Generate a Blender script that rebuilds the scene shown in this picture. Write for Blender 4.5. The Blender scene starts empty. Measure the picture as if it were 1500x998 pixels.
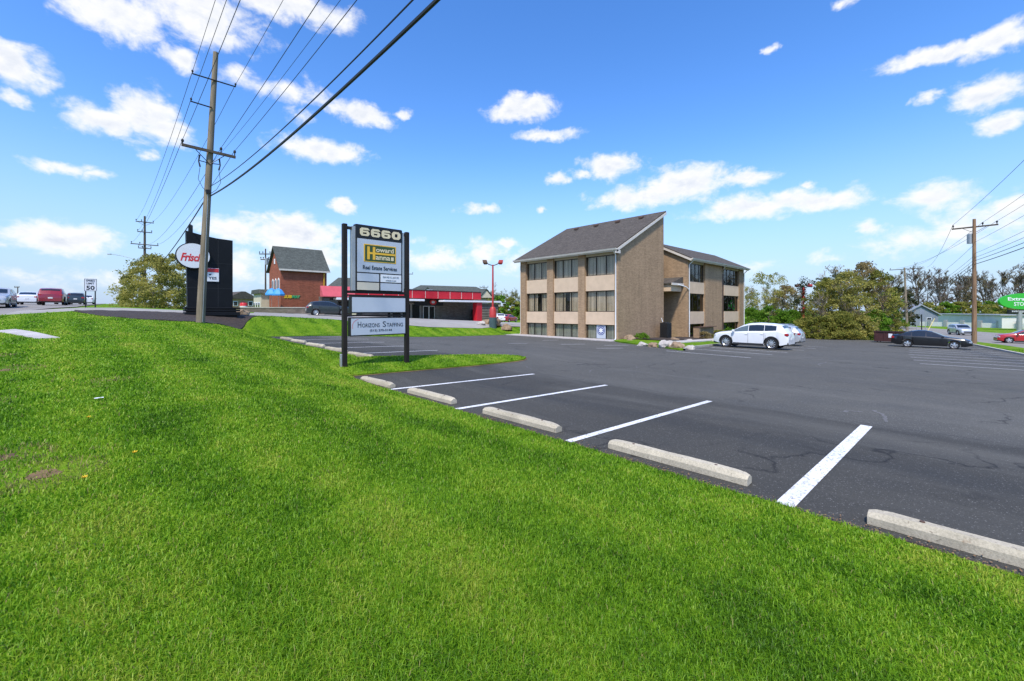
import bpy, math, random
import numpy as np
from mathutils import Vector, Matrix, noise, Euler
R = math.radians
PI = math.pi
random.seed(7)
scene = bpy.context.scene
COL = scene.collection

# World frame: x runs along the parking stripes (away from the lawn), y runs along
# the row of wheel stops (parallel to the main road), z = 0 at the near lot edge.
CAM_H = 1.95

# ------------------------------------------------------------------ scene graph
def tag(o, label=None, cat=None, group=None, kind=None):
    if label: o['label'] = label
    if cat: o['category'] = cat
    if group: o['group'] = group
    if kind: o['kind'] = kind
    return o

def thing(name, label, cat, loc=(0, 0, 0), rz=0.0, group=None):
    o = bpy.data.objects.new(name, None)
    o.empty_display_size = 0.3
    COL.objects.link(o)
    o.location = loc
    o.rotation_euler = (0, 0, rz)
    return tag(o, label, cat, group)

def copy_tree(o, parent=None):
    c = o.copy()
    COL.objects.link(c)
    if parent is not None:
        c.parent = parent
    for ch in o.children:
        copy_tree(ch, c)
    return c

class MB:
    """collects geometry, builds ONE mesh object"""
    def __init__(s):
        s.v = []; s.f = []
    def add(s, vs, fs):
        n = len(s.v)
        s.v.extend([tuple(p) for p in vs])
        s.f.extend([tuple(i + n for i in f) for f in fs])
        return s
    def box(s, x0, x1, y0, y1, z0, z1):
        return s.add([(x0,y0,z0),(x1,y0,z0),(x1,y1,z0),(x0,y1,z0),(x0,y0,z1),(x1,y0,z1),(x1,y1,z1),(x0,y1,z1)],
                     [(3,2,1,0),(4,5,6,7),(0,1,5,4),(1,2,6,5),(2,3,7,6),(3,0,4,7)])
    def bbox(s, x0, x1, y0, y1, z0, z1, b=0.02):
        """box with chamfered edges"""
        vs = []
        for z, i in ((z0, b), (z0 + b, 0), (z1 - b, 0), (z1, b)):
            c = b if i == 0 else 2 * b
            xa, xb, ya, yb = x0 + i, x1 - i, y0 + i, y1 - i
            k = b
            vs += [(xa + k, ya, z), (xb - k, ya, z), (xb, ya + k, z), (xb, yb - k, z), (xb - k, yb, z), (xa + k, yb, z), (xa, yb - k, z), (xa, ya + k, z)]
        fs = [tuple(reversed(range(8))), tuple(range(24, 32))]
        for r in range(3):
            for j in range(8):
                a = r * 8 + j; b2 = r * 8 + (j + 1) % 8
                fs.append((a, b2, b2 + 8, a + 8))
        return s.add(vs, fs)
    def prism(s, poly, axis, a0, a1):
        """extrude a 2-D polygon along an axis ('x','y','z')"""
        n = len(poly); vs = []
        for a in (a0, a1):
            for (p, q) in poly:
                vs.append({'x': (a, p, q), 'y': (p, a, q), 'z': (p, q, a)}[axis])
        ar = sum(poly[i][0] * poly[(i + 1) % n][1] - poly[(i + 1) % n][0] * poly[i][1] for i in range(n))
        flip = (ar < 0) ^ (axis == 'y')
        lo = tuple(range(n)); hi = tuple(range(n, 2 * n))
        fs = [tuple(reversed(lo)), hi] + [(i, (i + 1) % n, n + (i + 1) % n, n + i) for i in range(n)]
        if flip: fs = [tuple(reversed(f)) for f in fs]
        return s.add(vs, fs)
    def tube(s, pts, rs, n=8, cap=True):
        pts = [Vector(p) for p in pts]
        if not hasattr(rs, '__len__'): rs = [rs] * len(pts)
        vs = []; fs = []
        up = Vector((0, 0, 1))
        prev = None
        for i, p in enumerate(pts):
            d = (pts[min(i + 1, len(pts) - 1)] - pts[max(i - 1, 0)])
            if d.length < 1e-9: d = Vector((0, 0, 1))
            d.normalize()
            if prev is None:
                u = d.orthogonal().normalized()
            else:
                u = prev - d * prev.dot(d)
                u = u.normalized() if u.length > 1e-6 else d.orthogonal().normalized()
            prev = u
            w = d.cross(u)
            for k in range(n):
                t = 2 * PI * k / n
                vs.append(p + (u * math.cos(t) + w * math.sin(t)) * rs[i])
        for i in range(len(pts) - 1):
            for k in range(n):
                a = i * n + k; b = i * n + (k + 1) % n
                fs.append((a, b, b + n, a + n))
        if cap:
            fs.append(tuple(reversed(range(n))))
            fs.append(tuple(range((len(pts) - 1) * n, len(pts) * n)))
        return s.add(vs, fs)
    def cyl(s, c, axis, r, h, n=16, r2=None):
        a = {'x': Vector((1,0,0)), 'y': Vector((0,1,0)), 'z': Vector((0,0,1))}[axis]
        c = Vector(c)
        return s.tube([c - a * h / 2, c + a * h / 2], [r, r if r2 is None else r2], n)
    def disc(s, c, rx, rz, depth, n=40, axis='y'):
        """elliptic slab: x/z outline, thickness along y (or y/z outline, thickness x)"""
        poly = [(c[0 if axis == 'y' else 1] + rx * math.cos(2*PI*i/n), c[2] + rz * math.sin(2*PI*i/n)) for i in range(n)]
        k = 1 if axis == 'y' else 0
        return s.prism(poly, axis, c[k] - depth / 2, c[k] + depth / 2)
    def build(s, name, mat, parent=None, smooth=None, loc=None, rz=None):
        me = bpy.data.meshes.new(name)
        me.from_pydata(s.v, [], s.f)
        me.update()
        uv_auto(me)
        if mat is not None:
            me.materials.append(mat)
        o = bpy.data.objects.new(name, me)
        COL.objects.link(o)
        if parent is not None: o.parent = parent
        if loc is not None: o.location = loc
        if rz is not None: o.rotation_euler = (0, 0, rz)
        if smooth:
            me.shade_smooth()
            me.set_sharp_from_angle(angle=R(smooth))
        return o

def uv_auto(me):
    n = len(me.loops)
    if n == 0: return
    uvl = me.uv_layers.new(name='UVMap')
    co = np.empty(len(me.vertices) * 3, np.float32); me.vertices.foreach_get('co', co); co = co.reshape(-1, 3)
    li = np.empty(n, np.int32); me.loops.foreach_get('vertex_index', li)
    nf = len(me.polygons)
    nr = np.empty(nf * 3, np.float32); me.polygons.foreach_get('normal', nr); nr = nr.reshape(-1, 3)
    lt = np.empty(nf, np.int32); me.polygons.foreach_get('loop_total', lt)
    fn = np.repeat(nr, lt, axis=0)
    t = np.stack([-fn[:, 1], fn[:, 0], np.zeros(n)], 1)
    ln = np.linalg.norm(t, axis=1)
    flat = ln < 0.05
    t[flat] = (1, 0, 0); ln[flat] = 1
    t /= ln[:, None]
    b = np.cross(fn, t); b[flat] = (0, 1, 0)
    p = co[li]
    uv = np.stack([(p * t).sum(1), (p * b).sum(1)], 1).astype(np.float32)
    uvl.data.foreach_set('uv', uv.ravel())

def np_mesh(name, verts, loops, starts, totals, mat, parent=None, attr=None, smooth=False):
    me = bpy.data.meshes.new(name)
    me.vertices.add(len(verts)); me.vertices.foreach_set('co', np.ascontiguousarray(verts, np.float32).ravel())
    me.loops.add(len(loops)); me.loops.foreach_set('vertex_index', np.ascontiguousarray(loops, np.int32))
    me.polygons.add(len(starts))
    me.polygons.foreach_set('loop_start', np.ascontiguousarray(starts, np.int32))
    me.polygons.foreach_set('loop_total', np.ascontiguousarray(totals, np.int32))
    if smooth: me.polygons.foreach_set('use_smooth', np.ones(len(starts), bool))
    if attr is not None:
        for k, arr in attr.items():
            at = me.attributes.new(k, 'FLOAT', 'POINT')
            at.data.foreach_set('value', np.ascontiguousarray(arr, np.float32))
    me.update(calc_edges=True)
    me.validate()
    me.materials.append(mat)
    o = bpy.data.objects.new(name, me)
    COL.objects.link(o)
    if parent is not None: o.parent = parent
    return o

def sheet(name, us, lo, hi, n, zf, mat, along='y', skirt=0.0, kind='structure'):
    """ground sheet: for every u a row of n+1 points from lo(u) to hi(u)"""
    vs = []; fs = []
    for u in us:
        a, b = lo(u), hi(u)
        row = [a + (b - a) * k / n for k in range(n + 1)]
        for k, w in enumerate(row):
            x, y = (w, u) if along == 'y' else (u, w)
            z = zf(x, y)
            vs.append((x, y, z))
    m = n + 1
    for i in range(len(us) - 1):
        for k in range(n):
            f = (i*m + k, i*m + k + 1, (i+1)*m + k + 1, (i+1)*m + k)
            fs.append(f if along == 'y' else f[::-1])
    if skirt:
        ring = [i for i in range(m)] + [i*m + n for i in range(1, len(us))] + [(len(us)-1)*m + k for k in range(n-1, -1, -1)] + [i*m for i in range(len(us)-2, 0, -1)]
        base = len(vs)
        for r in ring:
            p = vs[r]; vs.append((p[0], p[1], p[2] - skirt))
        L = len(ring)
        for i in range(L):
            j = (i + 1) % L
            f = (ring[j], ring[i], base + i, base + j)
            fs.append(f if along == 'y' else f[::-1])
    mb = MB(); mb.add(vs, fs)
    o = mb.build(name, mat, smooth=60)
    if kind: o['kind'] = kind
    return o

def text_mesh(body, name, mat, parent, center, w, h, face='-y', depth=0.006, bold=0.0, shear=0.0):
    """lettering as real geometry fitted into a w x h box on a plane facing -y, +y or -x"""
    cu = bpy.data.curves.new(name, 'FONT')
    cu.body = body; cu.size = 1.0; cu.extrude = 0.0; cu.offset = bold; cu.shear = shear
    cu.resolution_u = 3
    cu.extrude = 0.01
    tmp = bpy.data.objects.new(name + '_tmp', cu)
    COL.objects.link(tmp)
    dg = bpy.context.evaluated_depsgraph_get(); dg.update()
    me = bpy.data.meshes.new_from_object(tmp.evaluated_get(dg))
    bpy.data.objects.remove(tmp); bpy.data.curves.remove(cu)
    co = np.empty(len(me.vertices) * 3, np.float32); me.vertices.foreach_get('co', co); co = co.reshape(-1, 3)
    mn, mx = co.min(0), co.max(0)
    x = (co[:, 0] - (mn[0] + mx[0]) / 2) / max(mx[0] - mn[0], 1e-6) * w
    y = (co[:, 1] - (mn[1] + mx[1]) / 2) / max(mx[1] - mn[1], 1e-6) * h
    z = (co[:, 2] - mn[2]) / max(mx[2] - mn[2], 1e-6) * depth
    if face == '-y': P = np.stack([x, -z, y], 1)
    elif face == '+y': P = np.stack([-x, z, y], 1)
    else: P = np.stack([-z, -x, y], 1)
    P += np.array(center, np.float32)
    me.vertices.foreach_set('co', P.astype(np.float32).ravel())
    me.update()
    me.materials.clear(); me.materials.append(mat)
    o = bpy.data.objects.new(name, me)
    COL.objects.link(o)
    if parent is not None: o.parent = parent
    return o

# ------------------------------------------------------------------ terrain
def clamp(v, a, b): return a if v < a else b if v > b else v
def ss(e0, e1, x):
    t = clamp((x - e0) / (e1 - e0), 0, 1); return t * t * (3 - 2 * t)
def nat(x, y):
    z = .4 + .04 * min(max(y, -20), 46) + .014 * max(0, min(y, 150) - 46) - .05 * clamp(x, 0, 58) - .004 * max(0, min(x, 200) - 58)
    if x < -2: z += .08 * max(x + 2, -4) * (1 - ss(42, 56, y))
    return z
def lot_z(x, y):
    return -.027 * (clamp(x, 0, 50) - 4.83) - .015 * max(0, min(x, 120) - 50) + .3 * ss(10.5, 15, y) * (1 - ss(9, 22, x))
def edge_x(y): return 4.83 + 1.5 * ss(13, 15, y)      # where lawn meets asphalt
def back_y(x): return 31.0 + .13 * clamp(x - 8, 0, 24)  # where asphalt ends at the back
def G(x, y):
    e = edge_x(y)
    if x < e:
        t = min(1, (e - x) / 4.); f = 1 - (1 - t) ** 2
        z = lot_z(e, y); z = z + (nat(x, y) - z) * f
    else:
        z = lot_z(x, y)
    s = ss(back_y(x), back_y(x) + 4.5, y)
    return z + (nat(x, y) - z) * s
def pt(u, Y):
    """ground position of something seen u px right of the axis at depth Y metres"""
    t = (u - 750) / 620.
    return (.733 * t + .68) * Y, (-.68 * t + .733) * Y
# ------------------------------------------------------------------ materials
def _node(nt, typ, **kw):
    n = nt.nodes.new(typ)
    for k, v in kw.items():
        if hasattr(n, k): setattr(n, k, v)
    return n
class Mat:
    def __init__(s, name):
        s.m = bpy.data.materials.new(name); s.m.use_nodes = True
        s.nt = s.m.node_tree
        s.b = s.nt.nodes['Principled BSDF']
        s.out = s.nt.nodes['Material Output']
    def n(s, typ, **kw): return _node(s.nt, typ, **kw)
    def l(s, a, b): s.nt.links.new(a, b)
    def coord(s, kind='Object', scale=None):
        tc = s.n('ShaderNodeTexCoord')
        o = tc.outputs[kind]
        if scale is not None:
            mp = s.n('ShaderNodeMapping'); mp.inputs['Scale'].default_value = scale if hasattr(scale, '__len__') else (scale,) * 3
            s.l(o, mp.inputs['Vector']); o = mp.outputs['Vector']
        return o
    def pos(s): return s.n('ShaderNodeNewGeometry').outputs['Position']
    def noise(s, vec, scale, detail=4, rough=.55, dist=0.0):
        t = s.n('ShaderNodeTexNoise'); t.inputs['Scale'].default_value = scale
        t.inputs['Detail'].default_value = detail; t.inputs['Roughness'].default_value = rough
        t.inputs['Distortion'].default_value = dist
        s.l(vec, t.inputs['Vector']); return t.outputs['Fac']
    def ramp(s, fac, *stops):
        r = s.n('ShaderNodeValToRGB'); e = r.color_ramp.elements
        while len(e) < len(stops): e.new(0.5)
        for i, (p, c) in enumerate(stops):
            e[i].position = p
            e[i].color = (c, c, c, 1) if not hasattr(c, '__len__') else (*c, 1)
        s.l(fac, r.inputs['Fac']); return r.outputs['Color']
    def mix(s, fac, a, b, mode='MIX'):
        m = s.n('ShaderNodeMix', data_type='RGBA', blend_type=mode)
        for inp, v in ((m.inputs[0], fac), (m.inputs[6], a), (m.inputs[7], b)):
            if hasattr(v, 'default_value') or hasattr(v, 'links'): s.l(v, inp)
            elif hasattr(v, '__len__'): inp.default_value = (*v, 1) if len(v) == 3 else v
            else: inp.default_value = v
        return m.outputs[2]
    def math(s, op, a, b=0.0, clamp_=False):
        m = s.n('ShaderNodeMath', operation=op, use_clamp=clamp_)
        for inp, v in ((m.inputs[0], a), (m.inputs[1], b)):
            if hasattr(v, 'links'): s.l(v, inp)
            else: inp.default_value = v
        return m.outputs[0]
    def bump(s, h, strength=.3, dist=.02):
        b = s.n('ShaderNodeBump'); b.inputs['Strength'].default_value = strength; b.inputs['Distance'].default_value = dist
        s.l(h, b.inputs['Height']); s.l(b.outputs['Normal'], s.b.inputs['Normal'])
    def set(s, **kw):
        for k, v in kw.items():
            i = s.b.inputs[{'col': 'Base Color', 'rough': 'Roughness', 'metal': 'Metallic', 'coat': 'Coat Weight', 'spec': 'Specular IOR Level'}[k]]
            if hasattr(v, 'links'): s.l(v, i)
            elif hasattr(v, '__len__'): i.default_value = (*v, 1)
            else: i.default_value = v
        return s

def simple(name, c, rough=.6, metal=0.0, var=.25, scale=3.0, bump=0.0, bscale=40, coat=0.0, spec=.5):
    m = Mat(name)
    v = m.coord('Object')
    f = m.noise(v, scale, 5, .6)
    c2 = tuple(x * (1 - var) for x in c); c3 = tuple(min(1, x * (1 + var)) for x in c)
    m.set(col=m.ramp(f, (.3, c2), (.7, c3)), rough=rough, metal=metal, coat=coat, spec=spec)
    if bump: m.bump(m.noise(v, bscale, 3), bump, .01)
    return m.m

def mk_asphalt(name, c, aggregate=True, cracks=False, line=False):
    m = Mat(name); p = m.pos()
    big = m.noise(p, .12, 4, .6, .6)
    med = m.noise(p, .9, 5, .65)
    k = m.math('ADD', m.math('MULTIPLY', big, .6), m.math('MULTIPLY', med, .4))
    col = m.ramp(k, (.3, tuple(x * .82 for x in c)), (.7, tuple(x * 1.25 for x in c)))
    if aggregate:
        vo = m.n('ShaderNodeTexVoronoi'); vo.inputs['Scale'].default_value = 46; m.l(p, vo.inputs['Vector'])
        sp = m.ramp(vo.outputs['Distance'], (.20, 1.0), (.38, 0.0))
        keep = m.ramp(m.noise(p, 31, 2), (.54, 0.0), (.60, 1.0))
        col = m.mix(m.math('MULTIPLY', m.math('MULTIPLY', sp, keep), .6), col, (.36, .35, .33))
        fine = m.noise(p, 75, 3, .8)
        col = m.mix(.75, col, m.mix(1.0, col, m.ramp(fine, (.3, .55), (.7, 1.5)), 'MULTIPLY'))
    if cracks:
        # the strip of bays by the lawn was re-laid: darker than the worn lane beyond its seam
        sx = m.n('ShaderNodeSeparateXYZ'); m.l(p, sx.inputs[0])
        e_ = m.math('ADD', sx.outputs[0], m.math('MULTIPLY', m.math('SUBTRACT', m.noise(p, .5, 3), .5), .9))
        older = m.ramp(m.math('MULTIPLY', m.math('SUBTRACT', e_, 9.9), .8, True), (0.0, 0.0), (.25, 1.0))
        col = m.mix(older, m.mix(1.0, col, (.80, .80, .80), 'MULTIPLY'), m.mix(1.0, col, (1.22, 1.22, 1.22), 'MULTIPLY'))
        seam = m.ramp(m.math('ABSOLUTE', m.math('SUBTRACT', e_, 10.25)), (.0, 1.0), (.035, 0.0))
        col = m.mix(m.math('MULTIPLY', seam, .5), col, (.02, .02, .02))
        stain = m.ramp(m.noise(p, .8, 5, .7, .8), (.62, 0.0), (.72, 1.0))
        col = m.mix(m.math('MULTIPLY', stain, .4), col, (.025, .024, .023))
        # worn streaks where sealer has scuffed, and a few hairline cracks
        mp = m.n('ShaderNodeMapping'); mp.inputs['Scale'].default_value = (.55, .10, 1); m.l(p, mp.inputs['Vector'])
        st = m.ramp(m.noise(mp.outputs['Vector'], 1.1, 6, .62, .4), (.54, 0.0), (.74, 1.0))
        col = m.mix(m.math('MULTIPLY', st, .45), col, tuple(x * 2.0 for x in c))
        vo2 = m.n('ShaderNodeTexVoronoi', feature='DISTANCE_TO_EDGE'); vo2.inputs['Scale'].default_value = .16
        wp = m.n('ShaderNodeVectorMath', operation='ADD'); ns = m.n('ShaderNodeTexNoise'); ns.inputs['Scale'].default_value = .7; ns.inputs['Detail'].default_value = 5
        m.l(p, ns.inputs['Vector']); m.l(p, wp.inputs[0]); sc = m.n('ShaderNodeVectorMath', operation='SCALE'); sc.inputs['Scale'].default_value = 2.2
        m.l(ns.outputs['Color'], sc.inputs[0]); m.l(sc.outputs['Vector'], wp.inputs[1]); m.l(wp.outputs['Vector'], vo2.inputs['Vector'])
        cr = m.ramp(vo2.outputs['Distance'], (.0, 1.0), (.006, 0.0))
        msk = m.ramp(m.noise(p, .22, 3), (.46, 0.0), (.56, 1.0))
        col = m.mix(m.math('MULTIPLY', m.math('MULTIPLY', cr, msk), .8), col, (.015, .015, .016))
    m.set(col=col, rough=m.ramp(med, (.3, .78), (.7, .95)), spec=.18)
    m.bump(m.noise(p, 120, 2, .6), .35, .006)
    return m.m

def mk_brick(name, c, mortar, bw=.21, bh=.072, course_var=.15):
    m = Mat(name); v = m.coord('UV')
    br = m.n('ShaderNodeTexBrick'); br.inputs['Scale'].default_value = 1.0
    br.inputs['Brick Width'].default_value = bw; br.inputs['Row Height'].default_value = bh
    br.inputs['Mortar Size'].default_value = .006; br.inputs['Bias'].default_value = -.1
    br.inputs['Color1'].default_value = (*[x * .82 for x in c], 1)
    br.inputs['Color2'].default_value = (*[min(1, x * 1.18) for x in c], 1)
    br.inputs['Mortar'].default_value = (*mortar, 1)
    m.l(v, br.inputs['Vector'])
    mp = m.n('ShaderNodeMapping'); mp.inputs['Scale'].default_value = (.35, 3.2, 1); m.l(v, mp.inputs['Vector'])
    n1 = m.noise(mp.outputs['Vector'], 1.3, 6, .65)
    n2 = m.noise(v, .35, 3)
    k = m.ramp(m.math('ADD', m.math('MULTIPLY', n1, .65), m.math('MULTIPLY', n2, .35)), (.3, 1 - course_var), (.7, 1 + course_var))
    mp2 = m.n('ShaderNodeMapping'); mp2.inputs['Scale'].default_value = (1.6, .12, 1); m.l(v, mp2.inputs['Vector'])
    k2 = m.ramp(m.noise(mp2.outputs['Vector'], 1.0, 5, .65), (.32, .84), (.62, 1.05))
    m.set(col=m.mix(1.0, m.mix(1.0, br.outputs['Color'], k, 'MULTIPLY'), k2, 'MULTIPLY'), rough=.88, spec=.25)
    m.bump(br.outputs['Fac'], -.4, .008)
    return m.m

def mk_shingle(name, c):
    m = Mat(name); v = m.coord('UV')
    br = m.n('ShaderNodeTexBrick'); br.inputs['Scale'].default_value = 1.0
    br.inputs['Brick Width'].default_value = .32; br.inputs['Row Height'].default_value = .14
    br.inputs['Mortar Size'].default_value = .01
    br.inputs['Color1'].default_value = (*[x * .78 for x in c], 1); br.inputs['Color2'].default_value = (*[x * 1.22 for x in c], 1)
    br.inputs['Mortar'].default_value = (*[x * .55 for x in c], 1)
    m.l(v, br.inputs['Vector'])
    k = m.ramp(m.noise(v, 6, 4, .7), (.3, .7), (.7, 1.35))
    m.set(col=m.mix(1.0, br.outputs['Color'], k, 'MULTIPLY'), rough=.92, spec=.2)
    m.bump(br.outputs['Fac'], -.3, .01)
    return m.m

def mk_glass(name, tint=(.75, .8, .82), refl=.9, thru=1.0):
    m = Mat(name); nt = m.nt
    nt.nodes.remove(m.b)
    fr = m.n('ShaderNodeLayerWeight'); fr.inputs['Blend'].default_value = .5
    tr = m.n('ShaderNodeBsdfTransparent'); tr.inputs['Color'].default_value = (*[t * thru for t in tint], 1)
    gl = m.n('ShaderNodeBsdfGlossy'); gl.inputs['Roughness'].default_value = .02; gl.inputs['Color'].default_value = (refl, refl, refl, 1)
    mx = m.n('ShaderNodeMixShader'); f = m.math('ADD', m.math('MULTIPLY', m.math('POWER', fr.outputs['Facing'], 3.6), .6), .05)
    m.l(f, mx.inputs[0]); m.l(tr.outputs[0], mx.inputs[1]); m.l(gl.outputs[0], mx.inputs[2])
    m.l(mx.outputs[0], m.out.inputs['Surface'])
    return m.m

def mk_leaf(name, c1, c2, trans=.5):
    m = Mat(name); nt = m.nt
    nt.nodes.remove(m.b)
    at = m.n('ShaderNodeAttribute'); at.attribute_name = 'tint'
    big = m.noise(m.coord('Object'), .5, 3)
    f = m.math('ADD', m.math('MULTIPLY', at.outputs['Fac'], .75), m.math('MULTIPLY', m.math('SUBTRACT', big, .5), .9), True)
    col = m.ramp(f, (.1, c1), (.9, c2))
    df = m.n('ShaderNodeBsdfDiffuse'); tl = m.n('ShaderNodeBsdfTranslucent')
    m.l(col, df.inputs['Color']); m.l(col, tl.inputs['Color'])
    mx = m.n('ShaderNodeMixShader'); mx.inputs[0].default_value = trans
    m.l(df.outputs[0], mx.inputs[1]); m.l(tl.outputs[0], mx.inputs[2]); m.l(mx.outputs[0], m.out.inputs['Surface'])
    return m.m

def grass_colour(m, fac_extra=None):
    """patchy lawn colour shared by turf and blades: mower stripes, pale, dark and straw patches"""
    p = m.pos()
    a = m.noise(p, .33, 4, .6, .5)
    b = m.noise(p, 1.7, 4, .6)
    c = m.noise(p, 6.5, 3, .6)
    # mower passes run along the lot edge
    sx = m.n('ShaderNodeSeparateXYZ'); m.l(p, sx.inputs[0])
    wob = m.math('ADD', m.math('ADD', sx.outputs[0], m.math('MULTIPLY', sx.outputs[1], .08)), m.math('MULTIPLY', b, .35))
    stripe = m.math('SINE', m.math('MULTIPLY', wob, 4.4))
    k = m.math('ADD', m.math('ADD', m.math('MULTIPLY', a, .42), m.math('MULTIPLY', b, .36)), m.math('MULTIPLY', c, .24))
    k = m.math('ADD', k, m.math('MULTIPLY', stripe, .05))
    if fac_extra is not None:
        k = m.math('ADD', k, fac_extra)
    return m.ramp(k, (.31, (.055, .145, .008)), (.43, (.140, .310, .012)), (.55, (.235, .425, .018)), (.71, (.41, .48, .060)))

def mk_turf(name):
    m = Mat(name)
    col = grass_colour(m)
    p = m.pos()
    f = m.noise(p, 45, 3, .7)
    col = m.mix(1.0, col, m.ramp(f, (.3, .32), (.7, .85)), 'MULTIPLY')
    # bare, brownish spots
    bare = m.ramp(m.noise(p, .55, 4, .6), (.685, 0.0), (.74, 1.0))
    col = m.mix(m.math('MULTIPLY', bare, .6), col, (.11, .085, .04))
    m.set(col=col, rough=.95, spec=.1)
    m.bump(m.noise(p, 30, 4, .7), .8, .05)
    return m.m

def mk_blade(name):
    m = Mat(name); nt = m.nt
    nt.nodes.remove(m.b)
    at = m.n('ShaderNodeAttribute'); at.attribute_name = 'tint'
    col = grass_colour(m, m.math('MULTIPLY', m.math('SUBTRACT', at.outputs['Fac'], .5), .26))
    straw = m.ramp(at.outputs['Fac'], (.970, 0.0), (.978, 1.0))
    col = m.mix(m.math('MULTIPLY', straw, .8), col, (.30, .24, .10))
    df = m.n('ShaderNodeBsdfDiffuse'); tl = m.n('ShaderNodeBsdfTranslucent'); gl = m.n('ShaderNodeBsdfGlossy'); gl.inputs['Roughness'].default_value = .45
    m.l(col, df.inputs['Color']); m.l(col, tl.inputs['Color']); gl.inputs['Color'].default_value = (.6, .65, .5, 1)
    mx = m.n('ShaderNodeMixShader'); mx.inputs[0].default_value = .45
    m.l(df.outputs[0], mx.inputs[1]); m.l(tl.outputs[0], mx.inputs[2])
    m2 = m.n('ShaderNodeMixShader'); m2.inputs[0].default_value = .025
    m.l(mx.outputs[0], m2.inputs[1]); m.l(gl.outputs[0], m2.inputs[2]); m.l(m2.outputs[0], m.out.inputs['Surface'])
    return m.m

def mk_wood(name, c, streak=.5):
    m = Mat(name); v = m.coord('Object', (9, 9, .45))
    a = m.noise(v, 2.0, 6, .65); b = m.noise(m.coord('Object'), .35, 3)
    k = m.math('ADD', m.math('MULTIPLY', a, .65), m.math('MULTIPLY', b, .35))
    m.set(col=m.ramp(k, (.3, tuple(x * (1 - streak) for x in c)), (.7, tuple(x * (1 + streak) for x in c))), rough=.9, spec=.2)
    m.bump(a, .4, .02)
    return m.m

def mk_paint_line(name):
    m = Mat(name); p = m.pos()
    w = m.ramp(m.noise(p, 26, 5, .75), (.36, 0.0), (.48, 1.0))
    big = m.ramp(m.noise(p, 1.3, 3), (.3, .75), (.6, 1.0))
    m.set(col=m.mix(m.math('MULTIPLY', w, big), (.16, .16, .165), (.80, .80, .79)), rough=.75)
    return m.m

def mk_concrete(name, c):
    m = Mat(name); v = m.coord('Object')
    oi = m.n('ShaderNodeObjectInfo')
    ad = m.n('ShaderNodeVectorMath', operation='ADD'); m.l(v, ad.inputs[0]); m.l(oi.outputs['Location'], ad.inputs[1]); v = ad.outputs['Vector']
    a = m.noise(v, 2.2, 6, .65); f = m.noise(v, 55, 3, .7)
    col = m.ramp(a, (.28, tuple(x * .72 for x in c)), (.72, tuple(x * 1.15 for x in c)))
    col = m.mix(1.0, col, m.ramp(f, (.28, .72), (.6, 1.08)), 'MULTIPLY')
    pit = m.ramp(m.noise(v, 23, 2), (.66, 0.0), (.72, 1.0))
    col = m.mix(m.math('MULTIPLY', pit, .6), col, (.10, .075, .05))
    rust = m.ramp(m.noise(v, 4.5, 4, .7), (.66, 0.0), (.74, 1.0))
    col = m.mix(m.math('MULTIPLY', rust, .45), col, (.22, .11, .045))
    col = m.mix(1.0, col, m.ramp(oi.outputs['Random'], (0, .84), (1, 1.08)), 'MULTIPLY')
    m.set(col=col, rough=.9, spec=.25); m.bump(f, .5, .006)
    return m.m

def car_paint(name, c, metal=0.0, rough=.28):
    m = Mat(name)
    dust = m.noise(m.coord('Object'), 2.0, 4)
    m.set(col=m.ramp(dust, (.3, tuple(x * .93 for x in c)), (.7, c)), rough=rough, metal=metal, coat=.8)
    m.b.inputs['Coat Roughness'].default_value = .05
    return m.m

MT = {}
MT['asphalt'] = mk_asphalt('fresh_asphalt', (.071, .069, .061), True, True)
MT['road'] = mk_asphalt('worn_road', (.24, .225, .205), False)
MT['drive'] = mk_asphalt('pale_drive', (.30, .285, .26), False)
MT['line'] = mk_paint_line('stripe_paint')
MT['turf'] = mk_turf('lawn_turf')
MT['blade'] = mk_blade('grass_blades')
MT['concrete'] = mk_concrete('wheel_stop_concrete', (.50, .445, .335))
MT['kerb'] = mk_concrete('kerb_concrete', (.50, .47, .42))
MT['slab'] = mk_concrete('slab_concrete', (.50, .47, .45))
MT['mulch'] = simple('dark_mulch', (.040, .028, .021), .95, 0, .7, 9, 1.0, 30)
MT['soil'] = simple('soil', (.16, .10, .045), .95, 0, .5, 3, .5, 30)
MT['brick'] = mk_brick('brown_brick', (.350, .232, .138), (.37, .28, .185))
MT['brick_red'] = mk_brick('red_brick', (.30, .085, .048), (.30, .16, .11), .3, .1)
MT['stucco'] = simple('beige_panel', (.60, .455, .315), .85, 0, .08, 1.2, .1, 60)
MT['trim'] = simple('beige_trim', (.50, .43, .34), .6, 0, .1, 2)
MT['trim_pale'] = simple('pale_trim', (.62, .57, .50), .5, 0, .08, 2)
MT['brown_trim'] = simple('brown_strip', (.10, .055, .035), .7, 0, .2, 2)
MT['frame'] = simple('bronze_frame', (.030, .026, .022), .45, .3, .15, 3)
MT['shingle'] = mk_shingle('grey_shingle', (.092, .080, .068))
MT['shingle_g'] = mk_shingle('green_grey_shingle', (.085, .095, .085))
MT['glass'] = mk_glass('office_glass', (.92, .90, .84), .8)
MT['glass_dark'] = mk_glass('dark_glass', (.30, .32, .30), .9)
MT['blind'] = simple('beige_blind', (.70, .61, .47), .8, 0, .12, 1.0)
MT['blind_grey'] = simple('grey_blind', (.42, .46, .40), .8, 0, .12, 1.0)
MT['dark'] = simple('dark_interior', (.02, .02, .02), .9)
MT['black'] = simple('black_metal', (.012, .012, .013), .45, .2, .2, 4)
MT['pylon'] = simple('black_panel', (.006, .0065, .008), .5, 0, .3, 2, spec=.25)
MT['post'] = simple('dark_brown_post', (.018, .013, .010), .6, 0, .3, 3, spec=.3)
MT['alu'] = simple('grey_aluminium', (.42, .42, .41), .45, .5, .1, 3)
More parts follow.
